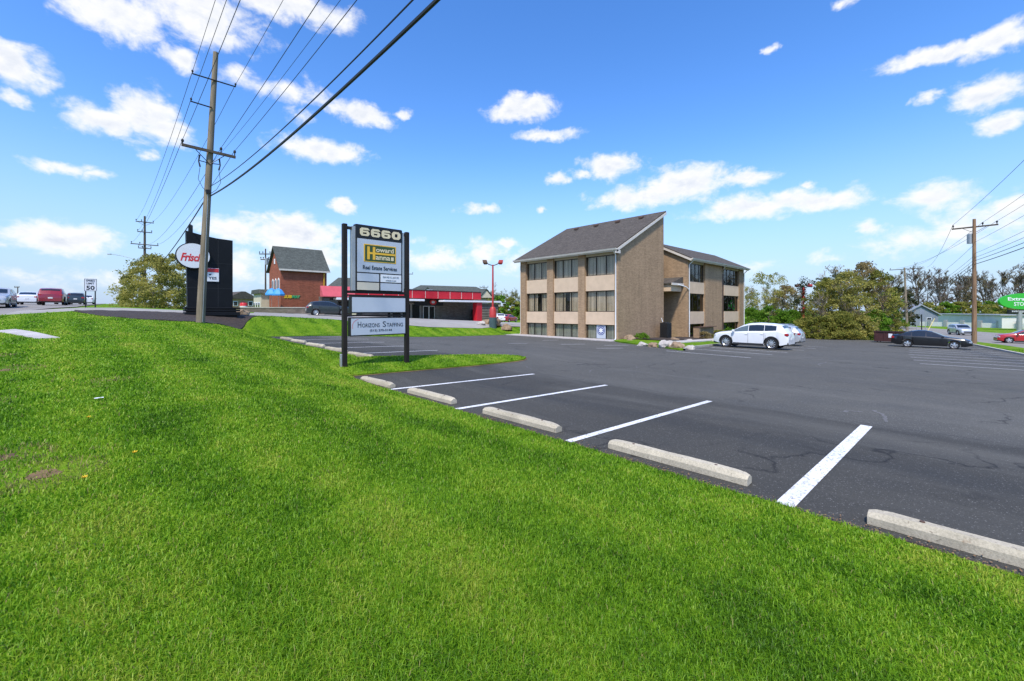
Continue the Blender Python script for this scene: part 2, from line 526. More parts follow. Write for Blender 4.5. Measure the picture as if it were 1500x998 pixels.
MT['white'] = simple('sign_white', (.74, .76, .78), .4, 0, .04, 1.5)
MT['signblue'] = simple('sign_pale_blue', (.47, .515, .575), .4, 0, .05, 1.5)
MT['signtan'] = simple('sign_tan', (.60, .54, .43), .5, 0, .06, 1.5)
MT['cream'] = simple('cream_letters', (.72, .62, .40), .5, 0, .05, 2)
MT['gold'] = simple('gold_paint', (.80, .46, .035), .45, 0, .05, 2)
MT['green'] = simple('dark_green_paint', (.035, .075, .02), .45, 0, .1, 2)
MT['ink'] = simple('sign_ink', (.02, .025, .03), .5, 0, .1, 2)
MT['inkgrey'] = simple('faded_ink', (.22, .24, .27), .5, 0, .1, 2)
MT['red'] = simple('red_paint', (.50, .018, .030), .4, 0, .12, 1)
MT['redsign'] = simple('sign_red', (.62, .03, .035), .4, 0, .05, 1)
MT['redpost'] = simple('red_lamp_paint', (.42, .035, .03), .5, 0, .25, 2)
MT['teal'] = simple('dark_teal_base', (.045, .085, .09), .8, 0, .2, 2)
MT['pinkred'] = simple('faded_red_awning', (.55, .09, .11), .6, 0, .1, 2)
MT['rubber'] = simple('tyre_rubber', (.014, .014, .015), .85, 0, .2, 6)
MT['alloy'] = simple('alloy_wheel', (.62, .63, .64), .3, .75, .05, 3)
MT['carglass'] = None
g_ = Mat('car_glass'); g_.set(col=(.012, .015, .017), rough=.04, spec=.8); MT['carglass'] = g_.m
g_ = Mat('car_glass_pale'); g_.set(col=(.10, .13, .14), rough=.05, spec=.8); MT['carglass_pale'] = g_.m
MT['plastic'] = simple('black_plastic', (.018, .018, .019), .6, 0, .2, 5)
g_ = Mat('tail_lens'); g_.set(col=(.35, .012, .015), rough=.12, coat=.6); MT['tail'] = g_.m
g_ = Mat('head_lens'); g_.set(col=(.55, .57, .60), rough=.08, metal=.4, coat=.8); MT['head'] = g_.m
MT['plate'] = simple('number_plate', (.7, .7, .68), .5)
MT['pole'] = mk_wood('weathered_pole', (.215, .175, .125), .55)
MT['pole_brown'] = mk_wood('brown_pole', (.25, .155, .090), .75)
MT['arm'] = mk_wood('crossarm_wood', (.095, .078, .062), .4)
MT['wire'] = simple('wire_black', (.018, .018, .02), .6)
MT['steel'] = simple('galvanised', (.36, .38, .38), .45, .6, .1, 3)
MT['rock'] = None
def mk_rock(name, c1, c2):
    m = Mat(name); v = m.coord('Object')
    a = m.noise(v, 1.6, 6, .7); m.set(col=m.ramp(a, (.3, c1), (.7, c2)), rough=.9, spec=.2); m.bump(m.noise(v, 9, 5, .7), .6, .05)
    return m.m
MT['rock'] = mk_rock('brown_rock', (.17, .115, .075), (.42, .31, .20))
MT['rock_pale'] = mk_rock('pale_rock', (.30, .27, .24), (.60, .56, .50))
MT['bark'] = mk_wood('grey_bark', (.25, .205, .155), .45)
MT['bark_dark'] = mk_wood('dark_bark', (.095, .075, .06), .4)
MT['leaf_olive'] = mk_leaf('olive_leaves', (.15, .175, .034), (.54, .49, .13))
MT['leaf_green'] = mk_leaf('green_leaves', (.08, .18, .02), (.30, .48, .06))
MT['leaf_brown'] = mk_leaf('brownish_leaves', (.21, .165, .075), (.58, .46, .21))
MT['leaf_dark'] = mk_leaf('dark_needles', (.040, .055, .024), (.14, .15, .07))
MT['leaf_hedge'] = mk_leaf('hedge_leaves', (.07, .165, .018), (.29, .49, .055))
MT['leaf_bush'] = mk_leaf('budding_leaves', (.22, .23, .055), (.66, .58, .18))
MT['storage_w'] = simple('white_wall', (.66, .66, .62), .7, 0, .06, .5)
MT['storage_g'] = simple('mint_door', (.26, .55, .30), .6, 0, .08, .5)
MT['signgreen'] = simple('bright_green', (.035, .40, .035), .4, 0, .05, 1)
MT['blue'] = simple('umbrella_blue', (.06, .30, .66), .6, 0, .1, 1)
MT['cream_wall'] = simple('cream_wall', (.56, .50, .38), .8, 0, .1, 1)
MT['stonewall'] = mk_brick('grey_block_wall', (.16, .135, .11), (.10, .09, .08), .45, .2)
MT['slate'] = simple('slate_siding', (.19, .22, .26), .7, 0, .1, 2)
MT['brown_dump'] = simple('maroon_steel', (.065, .022, .020), .6, .2, .3, 2)
MT['orange'] = simple('orange_red', (.6, .08, .03), .6)
MT['dandelion'] = simple('dandelion_yellow', (.78, .52, .02), .7, 0, .1, 40)
# ------------------------------------------------------------------ camera, sun, sky
cam = bpy.data.cameras.new('camera'); cam_o = bpy.data.objects.new('camera', cam); COL.objects.link(cam_o)
cam.sensor_width = 36.0; cam.lens = 36.0 * 620 / 1500
cam.shift_y = -44.0 / 1500
cam.clip_start = .05; cam.clip_end = 8000
cam_o.location = (0, 0, CAM_H)
cam_o.rotation_euler = (R(90), 0, -math.atan2(.68, .733))
scene.camera = cam_o

SUN_AZ = R(-122.0)      # direction TO the sun, clockwise from +y (camera looks towards 42.85)
SUN_EL = R(56.0)
sd = Vector((math.sin(SUN_AZ) * math.cos(SUN_EL), math.cos(SUN_AZ) * math.cos(SUN_EL), math.sin(SUN_EL)))
sl = bpy.data.lights.new('sun', 'SUN'); sl.energy = 3.8; sl.angle = R(5.0); sl.color = (1.0, .93, .82)
so = bpy.data.objects.new('sun', sl); COL.objects.link(so)
so.rotation_euler = (-sd).to_track_quat('-Z', 'Y').to_euler()
so.location = (0, 0, 60)

w = bpy.data.worlds.new('World'); scene.world = w; w.use_nodes = True
w.cycles.sampling_method = 'MANUAL'; w.cycles.sample_map_resolution = 512
nt = w.node_tree; nt.nodes.clear()
def wn(t, **k): return _node(nt, t, **k)
wl = nt.links.new
out = wn('ShaderNodeOutputWorld'); bg = wn('ShaderNodeBackground'); bg.inputs['Strength'].default_value = .15
sky = wn('ShaderNodeTexSky'); sky.sky_type = 'NISHITA'; sky.sun_disc = False
sky.sun_elevation = SUN_EL; sky.sun_rotation = SUN_AZ
sky.altitude = 200; sky.air_density = 1.0; sky.dust_density = .6; sky.ozone_density = 2.2
hs = wn('ShaderNodeHueSaturation'); hs.inputs['Saturation'].default_value = 1.30; hs.inputs['Value'].default_value = 1.55; hs.inputs['Hue'].default_value = .509
wl(sky.outputs[0], hs.inputs['Color'])
tc = wn('ShaderNodeTexCoord'); sp = wn('ShaderNodeSeparateXYZ'); wl(tc.outputs['Generated'], sp.inputs[0])
def wm(op, a, b=0.0, c=None, clamp_=False):
    m = wn('ShaderNodeMath', operation=op, use_clamp=clamp_)
    for i, v in enumerate((a, b, c)):
        if v is None: continue
        if hasattr(v, 'links'): wl(v, m.inputs[i])
        else: m.inputs[i].default_value = v
    return m.outputs[0]
az = wm('MULTIPLY', wm('ARCTAN2', sp.outputs[0], sp.outputs[1]), 180 / PI)
el = wm('MULTIPLY', wm('ARCSINE', sp.outputs[2]), 180 / PI)
cb = wn('ShaderNodeCombineXYZ'); wl(az, cb.inputs[0]); wl(el, cb.inputs[1])
def wnoise(vec, scale, detail, rough=.6, dist=0.0, col=False):
    n = wn('ShaderNodeTexNoise'); n.inputs['Scale'].default_value = scale; n.inputs['Detail'].default_value = detail
    n.inputs['Roughness'].default_value = rough; n.inputs['Distortion'].default_value = dist
    wl(vec, n.inputs['Vector']); return n.outputs['Color' if col else 'Fac']
def wvec(op, a, b):
    m = wn('ShaderNodeVectorMath', operation=op)
    for i, v in enumerate((a, b)):
        if hasattr(v, 'links'): wl(v, m.inputs[i])
        else: m.inputs[i].default_value = v
    return m.outputs['Vector'] if op != 'LENGTH' else m.outputs['Value']
# irregular outline: shove the lookup about with noise before measuring the cloud ellipses
warp = wvec('MULTIPLY', wvec('SUBTRACT', wnoise(cb.outputs[0], .32, 4, .6, 0, True), (.5, .5, .5)), (3.8, 2.0, 0))
P2 = wvec('ADD', cb.outputs[0], warp)
CLOUDS = [(-0.2,27.2,4.68,2.24,1.00),(6.3,29.3,6.56,2.54,1.00),(14.8,32.5,9.00,1.51,1.00),(4.6,25.2,2.17,1.19,0.90),(9.1,28.2,2.55,1.31,0.85),(10.0,25.1,2.09,1.02,0.55),(-6.7,20.5,2.41,1.58,1.00),(-6.6,17.9,1.01,0.65,0.80),(-1.2,17.8,2.86,1.57,0.90),(2.1,19.1,3.07,2.38,1.00),(3.4,18.3,2.76,1.80,0.90),(-3.9,13.1,2.39,0.60,0.75),(-1.7,12.8,1.22,0.50,0.50),(2.4,15.5,0.96,0.52,0.60),(14.8,24.6,5.40,1.35,0.58),(16.0,22.4,2.94,0.99,0.5),(23.3,23.6,4.51,1.24,0.95),(28.6,24.2,1.30,0.67,0.70),(18.5,19.1,5.99,1.43,0.95),(9.7,25.1,2.59,0.89,0.36),(44.7,25.7,4.80,1.65,1.00),(42.4,25.3,3.70,1.21,0.80),(47.5,22.4,4.59,0.79,0.85),(21.0,12.9,1.91,1.14,1.00),(-3.9,6.7,4.12,1.62,1.00),(-6.4,6.9,1.57,1.07,0.70),(-7.0,5.8,0.96,0.53,0.50),(15.6,9.0,6.57,2.40,1.00),(9.4,9.2,3.86,1.95,0.80),(18.5,7.0,4.61,1.66,0.80),(9.7,5.0,4.53,2.30,0.60),(56.0,18.3,4.03,1.54,1.00),(52.3,17.7,1.98,0.58,0.60),(48.8,17.1,1.83,0.76,0.80),(64.8,15.6,5.96,2.38,1.00),(59.9,14.3,6.76,1.49,0.90),(71.6,15.3,3.91,0.98,0.85),(73.0,12.0,7.60,1.53,0.95),(79.4,11.7,4.17,1.28,0.95),(77.6,13.6,0.87,0.43,0.70),(88.5,23.1,5.19,0.82,1.00),(91.7,22.8,2.40,1.14,1.00),(91.3,18.9,2.64,1.32,1.00),(87.1,19.7,1.04,0.70,0.80),(92.2,16.1,1.77,1.00,0.90),(81.2,29.7,1.25,0.49,0.60),(74.4,27.6,0.81,0.43,0.70),(88.5,10.8,3.38,1.37,0.75),(82.9,8.6,1.41,0.90,0.85),(90.1,7.8,5.12,2.09,0.55),(86.4,6.9,4.36,1.72,0.55),(79.7,5.7,2.37,0.73,0.50),(92.5,9.2,1.94,1.40,0.60),(39.2,13.5,3.13,0.78,0.65),(46.9,13.4,1.20,0.61,0.75),(32.8,6.6,5.38,1.98,0.60),(38.7,7.8,4.14,1.99,0.65),(42.4,8.9,1.85,0.72,0.60),(29.2,9.3,2.62,0.70,0.40),(-2.1,2.9,6.01,1.04,0.42),(70.9,4.9,4.32,1.13,0.50),(54.7,13.7,2.21,0.68,0.40),(43.8,6.4,4.62,1.46,0.45),]
acc = None
for (a0_, e0_, w0_, h0_, k0_) in CLOUDS:
    d = wvec('MULTIPLY', wvec('SUBTRACT', P2, (a0_, e0_, 0)), (1 / (w0_ * 1.18), 1 / (h0_ * 1.3), 0))
    ln = wvec('LENGTH', d, (0, 0, 0))
    m_ = wm('MULTIPLY_ADD', ln, -k0_, k0_)
    acc = m_ if acc is None else wm('MAXIMUM', acc, m_)
sq = wvec('MULTIPLY', cb.outputs[0], (1, 1.5, 1))
n1 = wnoise(sq, .34, 9, .62, .25)
up = wvec('ADD', sq, (-.35, 1.1, 0))
n2 = wnoise(up, .34, 5, .62, .25)
dens = wm('ADD', wm('MULTIPLY', acc, 1.2), wm('MULTIPLY', wm('SUBTRACT', n1, .53), 1.7))
mr = wn('ShaderNodeMapRange', interpolation_type='SMOOTHSTEP'); mr.inputs['From Min'].default_value = .0; mr.inputs['From Max'].default_value = .74
wl(dens, mr.inputs['Value'])
lit = wm('ADD', wm('MULTIPLY', wm('SUBTRACT', n1, n2), 2.6), .52, None, True)
thick = wm('MULTIPLY', wm('SUBTRACT', dens, .35), 1.0, None, True)
shade = wm('SUBTRACT', 1.0, wm('MULTIPLY', thick, wm('SUBTRACT', 1.0, lit)), None, True)
cr = wn('ShaderNodeValToRGB'); e = cr.color_ramp.elements
e[0].position = .35; e[0].color = (4.0, 4.3, 4.9, 1); e[1].position = .95; e[1].color = (5.6, 5.6, 5.6, 1)
wl(shade, cr.inputs['Fac'])
hz = wn('ShaderNodeMapRange', interpolation_type='SMOOTHSTEP'); hz.inputs['From Min'].default_value = 21; hz.inputs['From Max'].default_value = -2
hz.inputs['To Min'].default_value = 0.0; hz.inputs['To Max'].default_value = .92
wl(el, hz.inputs['Value'])
mx0 = wn('ShaderNodeMix', data_type='RGBA'); wl(hz.outputs[0], mx0.inputs[0]); wl(hs.outputs[0], mx0.inputs[6]); mx0.inputs[7].default_value = (2.25, 3.1, 4.65, 1)
mx = wn('ShaderNodeMix', data_type='RGBA'); wl(wm('MULTIPLY', mr.outputs[0], .97), mx.inputs[0]); wl(mx0.outputs[2], mx.inputs[6]); wl(cr.outputs[0], mx.inputs[7])
wl(mx.outputs[2], bg.inputs['Color']); wl(bg.outputs[0], out.inputs['Surface'])

scene.view_settings.view_transform = 'Standard'
scene.view_settings.look = 'None'
scene.view_settings.exposure = 0.32
scene.view_settings.gamma = 1.0
scene.view_settings.use_curve_mapping = False
scene.render.film_transparent = False
scene.cycles.max_bounces = 6; scene.cycles.diffuse_bounces = 3; scene.cycles.glossy_bounces = 3
scene.cycles.transmission_bounces = 4; scene.cycles.transparent_max_bounces = 12
scene.cycles.use_denoising = True
scene.cycles.caustics_reflective = False; scene.cycles.caustics_refractive = False
# ------------------------------------------------------------------ ground, lot, lawn
def lerp_pts(ps):
    def f(x):
        if x <= ps[0][0]: return ps[0][1]
        for (a, b), (c, d) in zip(ps, ps[1:]):
            if x <= c: return b + (d - b) * (x - a) / (c - a)
        return ps[-1][1]
    return f
def frange(a, b, s):
    n = max(1, int(round((b - a) / s)))
    return [a + (b - a) * i / n for i in range(n + 1)]

drive_front = lerp_pts([(-8, 37.6), (6.5, 37.5), (9, 38.0), (12, 36.6), (14, 35.7), (22, 35.6), (29, 36.3), (33, 37.5)])
gx = [-1500, -800, -400, -200, -120, -80, -55] + frange(-40, -8, 2) + frange(-7.5, 14, .5) + frange(15, 70, 1.0) + frange(74, 220, 6) + [260, 340, 500, 800, 1500]
gy = [-1500, -600, -250, -120, -70] + frange(-50, -26, 4) + frange(-24, 40, .5) + frange(41, 70, 1.0) + frange(74, 160, 5) + [190, 250, 350, 500, 800, 1500]
mg = MB(); vs = [(x, y, G(x, y) - .07) for x in gx for y in gy]; ny = len(gy)
mg.add(vs, [(i*ny+j, (i+1)*ny+j, (i+1)*ny+j+1, i*ny+j+1) for i in range(len(gx)-1) for j in range(ny-1)])
tag(mg.build('ground', MT['turf'], smooth=60), kind='structure')

def wob(t, s=0.0, a=.05):
    return a * (noise.noise(Vector((t * 1.7, s, .3))) + .5 * noise.noise(Vector((t * 6.1, s, 4.3))))
lawn_hi = lambda y: edge_x(y) - .10 + wob(y, 1.0, .10)
lot_back = lambda x: back_y(x) + wob(x, 3.0, .06)
# parking lot: one sheet under the turf edges
lot_top = lambda x: back_y(x) + .5 if x < 33.6 else (22 if x < 45 else 21.5)
lot_bot = lambda x: -30 if x < 22 else (-30 + (x - 22) * 1.0 if x < 47 else -4.0)
sheet('parking_lot', frange(3.6, 62.0, .5), lot_bot, lot_top, 90, lambda x, y: lot_z(x, y), MT['asphalt'], 'x')
# main lawn and the grass strip behind the lot
sheet('lawn', frange(-26, 31, .4), lambda y: -5.0 - 1.5 * ss(34, 20, y), lawn_hi, 30, lambda x, y: G(x, y) + .03, MT['turf'], 'y', .12)
sheet('grass_strip', frange(-5.0, 32.0, .4), lambda x: 31.0 if x < 7.0 else lot_back(x), lambda x: drive_front(x) - .1 + wob(x, 5), 10, lambda x, y: G(x, y) + .03, MT['turf'], 'x', .12)
# grass island that carries the tenant sign
isl_lo = lerp_pts([(4.6, 11.93), (6.7, 12.0), (9.5, 12.05), (11.6, 12.28), (12.3, 12.5), (12.75, 12.86)])
isl_hi = lerp_pts([(4.6, 14.9), (6.5, 14.6), (8.3, 14.26), (11.0, 13.85), (12.2, 13.55), (12.75, 12.95)])
def isl_z(x, y):
    lo, hi = isl_lo(x), isl_hi(x)
    d = min(y - lo, hi - y, (12.8 - x))
    return lot_z(x, y) + .05 + .06 * ss(0, .7, d)
sheet('grass_island', frange(4.6, 12.75, .25), isl_lo, isl_hi, 10, isl_z, MT['turf'], 'x', .16)
sheet('soil_edge', frange(4.9, 12.7, .2), lambda x: isl_lo(x) - .07 + wob(x, 9, .04), lambda x: isl_lo(x) + .25, 2, lambda x, y: lot_z(x, y) + .012, MT['soil'], 'x')
sheet('edging_soil', frange(-4, 12.2, .25), lambda y: edge_x(y) - .3, lambda y: edge_x(y) + .05 + wob(y, 12, .07), 2, lambda x, y: lot_z(x, y) + .008, MT['mulch'], 'y')
# verge along the side street
vg_hi = lerp_pts([(22, -5.8), (44.45, -2.54), (50.3, -1.86), (59.3, -.42), (63, .2), (67, -.4)])
vg_lo = lerp_pts([(22, -9.6), (44.45, -5.8), (55.5, -3.3), (63, -1.7), (67, -.6)])
sheet('grass_verge', frange(22, 66.8, .6), vg_lo, lambda x: vg_hi(x) - .14, 6, lambda x, y: G(x, y) + .10, MT['turf'], 'x', .12)
mk = MB()
ks = frange(22, 63, .8)
for i in range(len(ks) - 1):
    a, b = ks[i], ks[i + 1]
    ya, yb = vg_hi(a), vg_hi(b)
    za, zb = G(a, ya), G(b, yb)
    mk.add([(a, ya, za - .05), (b, yb, zb - .05), (b, yb, zb + .11), (a, ya, za + .11), (a, ya - .14, za + .125), (b, yb - .14, zb + .125), (b, yb - .14, zb - .05), (a, ya - .14, za - .05)],
           [(1, 0, 3, 2), (2, 3, 4, 5), (5, 4, 7, 6)])
tag(mk.build('verge_kerb', MT['kerb']), kind='structure')
# roads
sn = lerp_pts([(22, -9.5), (44.45, -5.9), (55.5, -3.4), (66, -1.0), (90, 4), (118, 9.0), (140, 19), (178, 40)])
sf = lerp_pts([(22, -60), (80, -28), (100, -16), (115, -6.6), (131, 1.8), (155, 11), (178, 27)])
sheet('side_street', frange(22, 178, 3), sf, sn, 16, lambda x, y: G(x, y) + .015, MT['road'], 'x')
sheet('main_road', frange(-26, 200, 3), lambda y: -22, lambda y: -5.05 - 1.5 * ss(34, 20, y) + 2.5 * ss(43, 49, y), 8, lambda x, y: G(x, y) - .01, MT['road'], 'y')
sheet('restaurant_drive', frange(-5.0, 70, .6), drive_front, lambda x: 43.5 if x < 9 else (46 if x < 14 else 54.6 + max(0, x - 44) * .3), 20, lambda x, y: G(x, y) + .02, MT['drive'], 'x')
# mulch bed round the restaurant pylon
mu_lo = lerp_pts([(-2.0, 36.2), (-1.4, 33.5), (-.6, 30.2), (.6, 27.9), (2.0, 27.0), (3.4, 27.1), (5.2, 30.6), (6.4, 33.8), (7.6, 36.2)])
mu_hi = lerp_pts([(-2.0, 37.3), (.5, 37.4), (6.0, 37.4), (7.6, 36.9)])
sheet('mulch_bed', frange(-2.0, 7.6, .3), mu_lo, mu_hi, 14, lambda x, y: G(x, y) + .075 + .05 * noise.noise(Vector((x * 2, y * 2, 0))), MT['mulch'], 'x', .12)

# stripes painted on the asphalt
ml = MB()
def stripe(x0, y0, x1, y1, wd=.105):
    d = Vector((x1 - x0, y1 - y0, 0)); L = d.length; d.normalize(); nrm = Vector((-d.y, d.x, 0)) * wd / 2
    n = max(1, int(L / .4)); vs = []
    for i in range(n + 1):
        c = Vector((x0, y0, 0)) + d * L * i / n
        for s in (-1, 1):
            p = c + nrm * s; vs.append((p.x, p.y, lot_z(p.x, p.y) + .006))
    ml.add(vs, [(2*i, 2*i+2, 2*i+3, 2*i+1) for i in range(n)])
stripe(4.84, 1.25, 9.9, 1.25, .165)
for y in (4.05, 6.88, 9.7): stripe(4.86, y, 9.98, y, .125)
stripe(4.84, -1.55, 9.9, -1.55, .13)
for y, xa, xb in ((16.4, 6.4, 10.6), (19.6, 6.9, 10.9), (23.1, 7.2, 11.3), (26.8, 7.5, 12.0), (29.9, 7.8, 12.0)): stripe(xa, y, xb, y, .10)
for x in (28.2, 24.6, 31.2, 34.6, 38.0, 41.4): stripe(x, 12.6 if x < 33 else 13.2, x - .5 if x < 33 else x, 7.7, .10)
for x, y0, y1 in ((46.6, 3.2, -1.6), (43.4, 3.0, -2.0), (40.3, 2.8, -2.4), (37.0, 2.6, -3.0), (34.0, 2.3, -3.3), (31.3, 2.0, -3.8), (28.6, 1.6, -4.2), (49.6, 3.4, -1.3), (53.0, 3.6, -.9)): stripe(x, y0, x + .3, y1, .10)
for (xa, ya, xb, yb) in ((22.4, 16.2, 24.2, 15.4), (23.4, 20.0, 25.4, 19.4), (20.4, 22.4, 22.0, 22.0), (25.6, 17.8, 27.4, 17.0), (26.3, 24.5, 28.0, 24.2)): stripe(xa, ya, xb, yb, .10)
tag(ml.build('road_markings', MT['line']), kind='structure')
# lane marks on the side street
ml = MB()
for i in range(12):
    x = 60 + i * 8
    y = (sn(x) * .62 + sf(x) * .38); y2 = sn(x + 3) * .62 + sf(x + 3) * .38
    ml.add([(x, y - .07, G(x, y) + .03), (x + 3, y2 - .07, G(x + 3, y2) + .03), (x + 3, y2 + .07, G(x + 3, y2) + .03), (x, y + .07, G(x, y) + .03)], [(0, 1, 2, 3)])
tag(ml.build('lane_marks', MT['line']), kind='structure')

# pale scuffs where old crack filler shows through
ms = MB(); rq = random.Random(12)
def scuff(x, y, L, ang, wd, wig=.25):
    d = ang; n = 10; P_ = []
    for i in range(n + 1):
        P_.append((x, y)); d += rq.gauss(0, wig); x += math.cos(d) * L / n; y += math.sin(d) * L / n
    vs = []
    for i, (a, b) in enumerate(P_):
        dx_, dy_ = P_[min(i+1, n)][0] - P_[max(i-1, 0)][0], P_[min(i+1, n)][1] - P_[max(i-1, 0)][1]; l_ = math.hypot(dx_, dy_) + 1e-6
        w_ = wd * rq.uniform(.3, 1.0)
        for s in (-1, 1): vs.append((a - dy_ / l_ * w_ * s, b + dx_ / l_ * w_ * s, lot_z(a, b) + .005))
    ms.add(vs, [(2*i, 2*i+2, 2*i+3, 2*i+1) for i in range(n)])
for (x, y, L, a, w_) in ((10.6, 1.05, 1.3, .5, .05), (11.4, 1.5, .5, 2.0, .06), (21.5, 2.0, 3.5, -1.2, .05), (22.5, 4.4, 2.6, .2, .05), (22.8, 4.0, 1.4, -.9, .06), (21.0, 5.0, 2.5, -1.5, .03), (11.9, 8.9, 1.2, .8, .03), (10.8, 10.6, .8, .6, .03), (14.5, 8.6, .7, .3, .03), (17.0, 3.0, 5, -1.4, .02), (25, 9, 6, 1.5, .03), (29, 8, 7, 1.4, .03), (35, 6, 8, 1.4, .03), (18, -2, 4, .2, .03), (13.5, 5.2, 3.5, 1.5, .012), (16, 9, 5, 1.3, .015)): scuff(x, y, L, a, w_)
tag(ms.build('asphalt_scuffs', mk_asphalt('scuffed_asphalt', (.13, .128, .125))), kind='structure')
# ------------------------------------------------------------------ grass blades (one mass, nobody can count them)
def on_grass(x, y):
    """0 none, else surface height"""
    if -26 < y < 31.05:
        if -5.0 - 1.5 * ss(34, 20, y) < x < lawn_hi(y) - .01:
            if x > -2.1 and y > 26.8 and mu_lo(x) < y < mu_hi(x): return None
            return G(x, y) + .03
    if -5 < x < 32 and y >= 31 and (x < 7 or y > lot_back(x) + .02) and y < drive_front(x) - .15:
        if x < 7.6 and mu_lo(x) < y < mu_hi(x): return None
        return G(x, y) + .03
    if 4.65 < x < 12.7 and isl_lo(x) + .01 < y < isl_hi(x) - .02: return isl_z(x, y)
    if 23 < x < 66 and vg_lo(x) < y < vg_hi(x) - .18: return G(x, y) + .10
    return None
BARE = [(-1.5, 11.6, .40), (-.75, 5.75, .26), (-.45, 5.05, .30), (-.95, 4.75, .22), (-1.3, 8.6, .25), (-.1, 9.5, .2), (-2.0, 14.0, .3)]
for (x, y, r) in BARE:
    mb = MB(); n_ = 22
    r *= .38
    ring = [(x + r * .9 * (1 + .45 * noise.noise(Vector((math.cos(2*PI*k/n_) * 1.4 + x, math.sin(2*PI*k/n_) * 1.4, y)))) * math.cos(2*PI*k/n_), y + r * .9 * (1 + .45 * noise.noise(Vector((math.cos(2*PI*k/n_) * 1.4 + x, math.sin(2*PI*k/n_) * 1.4, y)))) * math.sin(2*PI*k/n_)) for k in range(n_)]
    mb.add([(a, b, G(a, b) + .034) for a, b in ring] + [(x, y, G(x, y) + .036)], [(k, (k + 1) % n_, n_) for k in range(n_)])
    tag(mb.build('bare_soil', MT['soil']), kind='structure')
def in_slab(x, y):
    t = (y - 17.9) / 4.7
    return -.03 < t < 1.03 and abs(x - (-1.5 - 1.4 * t)) < .27

rng = np.random.default_rng(11)
NB = 760000
u_ = rng.random(NB); r_ = 1.15 * (52 / 1.15) ** (u_ ** .93)
th = R(42.85) + (rng.random(NB) - .5) * R(124)
bx = r_ * np.sin(th); by = r_ * np.cos(th)
keep = []; bz = []
for i in range(NB):
    z = on_grass(bx[i], by[i])
    if z is None: continue
    if in_slab(bx[i], by[i]): continue
    nb_ = noise.noise(Vector((bx[i] * .8, by[i] * .8, 7.0)))
    if rng.random() < clamp((nb_ - .38) * 1.6, 0, .55): continue      # thinner spots
    if r_[i] < 18 and any((bx[i] - q[0]) ** 2 + (by[i] - q[1]) ** 2 < (q[2] * (1.1 + .8 * nb_)) ** 2 for q in BARE) and rng.random() < .62: continue
    keep.append(i); bz.append(z)
keep = np.array(keep); bx, by, r_ = bx[keep], by[keep], r_[keep]; bz = np.array(bz)
n = len(keep)
cl = np.array([noise.noise(Vector((x * 2.3, y * 2.3, 1.0))) for x, y in zip(bx, by)])
tint = np.clip(rng.random(n), 0, 1)
for q in BARE:
    near = (bx - q[0]) ** 2 + (by - q[1]) ** 2 < (q[2] * 1.3) ** 2
    tint[near & (rng.random(n) < .45)] = .99
hgt = (.022 + .024 * rng.random(n)) * (1 + .5 * cl) * (1 + .03 * np.minimum(r_, 12))
wid = .0018 * (.7 + .6 * rng.random(n)) * np.maximum(1, r_ / 2.1) ** .92
ang = rng.random(n) * 2 * PI; lean = (.3 + 1.0 * rng.random(n)) * hgt
dx, dy = np.cos(ang), np.sin(ang)
fa = rng.random(n) * 2 * PI
px, py = np.cos(fa) * wid, np.sin(fa) * wid
b0 = np.stack([bx, by, bz - .012], 1)
W = np.stack([px, py, np.zeros(n)], 1)
m1 = b0 + np.stack([dx * lean * .35, dy * lean * .35, hgt * .62 + .012], 1)
tip = b0 + np.stack([dx * lean, dy * lean, hgt * np.maximum(.5, 1 - .38 * (lean / hgt)) + .012], 1)
V = np.stack([b0 - W, b0 + W, m1 + W * .8, m1 - W * .8, tip], 1).reshape(-1, 3)
base = (np.arange(n) * 5)[:, None]
loops = np.concatenate([base + 0, base + 1, base + 2, base + 3, base + 3, base + 2, base + 4], 1).ravel()
tot = np.tile([4, 3], n); starts = np.concatenate([[0], np.cumsum(tot)[:-1]])
go = np_mesh('grass', V, loops, starts, tot, MT['blade'], None, {'tint': np.repeat(tint, 5)})
tag(go, 'short bright green mown grass covering the lawn and the sign island', 'grass', kind='stuff')

# crumbs of dead leaf and soil along the lot edge
rng = np.random.default_rng(5)
nl = 1500
ly = -3 + 15 * rng.random(nl); lx = np.array([edge_x(y) for y in ly]) + .03 + np.abs(rng.normal(0, .07, nl)) - .04
lz = np.array([lot_z(x, y) for x, y in zip(lx, ly)]) + .014
sz = .006 + .012 * rng.random(nl); an = rng.random(nl) * 2 * PI
q = []
for k in range(4):
    q.append(np.stack([lx + np.cos(an + k * PI / 2) * sz, ly + np.sin(an + k * PI / 2) * sz * .55, lz + .006 * rng.random(nl)], 1))
V = np.stack(q, 1).reshape(-1, 3)
go = np_mesh('leaf_litter', V, np.arange(nl * 4), np.arange(nl) * 4, np.full(nl, 4), simple('dead_leaf', (.20, .12, .06), .9, 0, .5, 30))
tag(go, 'brown leaf crumbs scattered along the edge of the asphalt', 'leaf litter', kind='stuff')
# ------------------------------------------------------------------ office building
ZB = -1.25
off = thing('office_building', 'three storey brown brick office building with shed roofs and beige panels', 'office building', (33.2, 21.65, 0))
ox, oy = 33.2, 21.65
def OB(mb, name, mat, parent=off, smooth=None):
    mb.v = [(x - ox, y - oy, z) for x, y, z in mb.v]
    return mb.build(name, mat, parent, smooth)
RX = 41.7; YL = 34.4
def roof_z(x): return 7.62 + (x - 32.75) * (12.25 - 7.62) / (41.72 - 32.75)
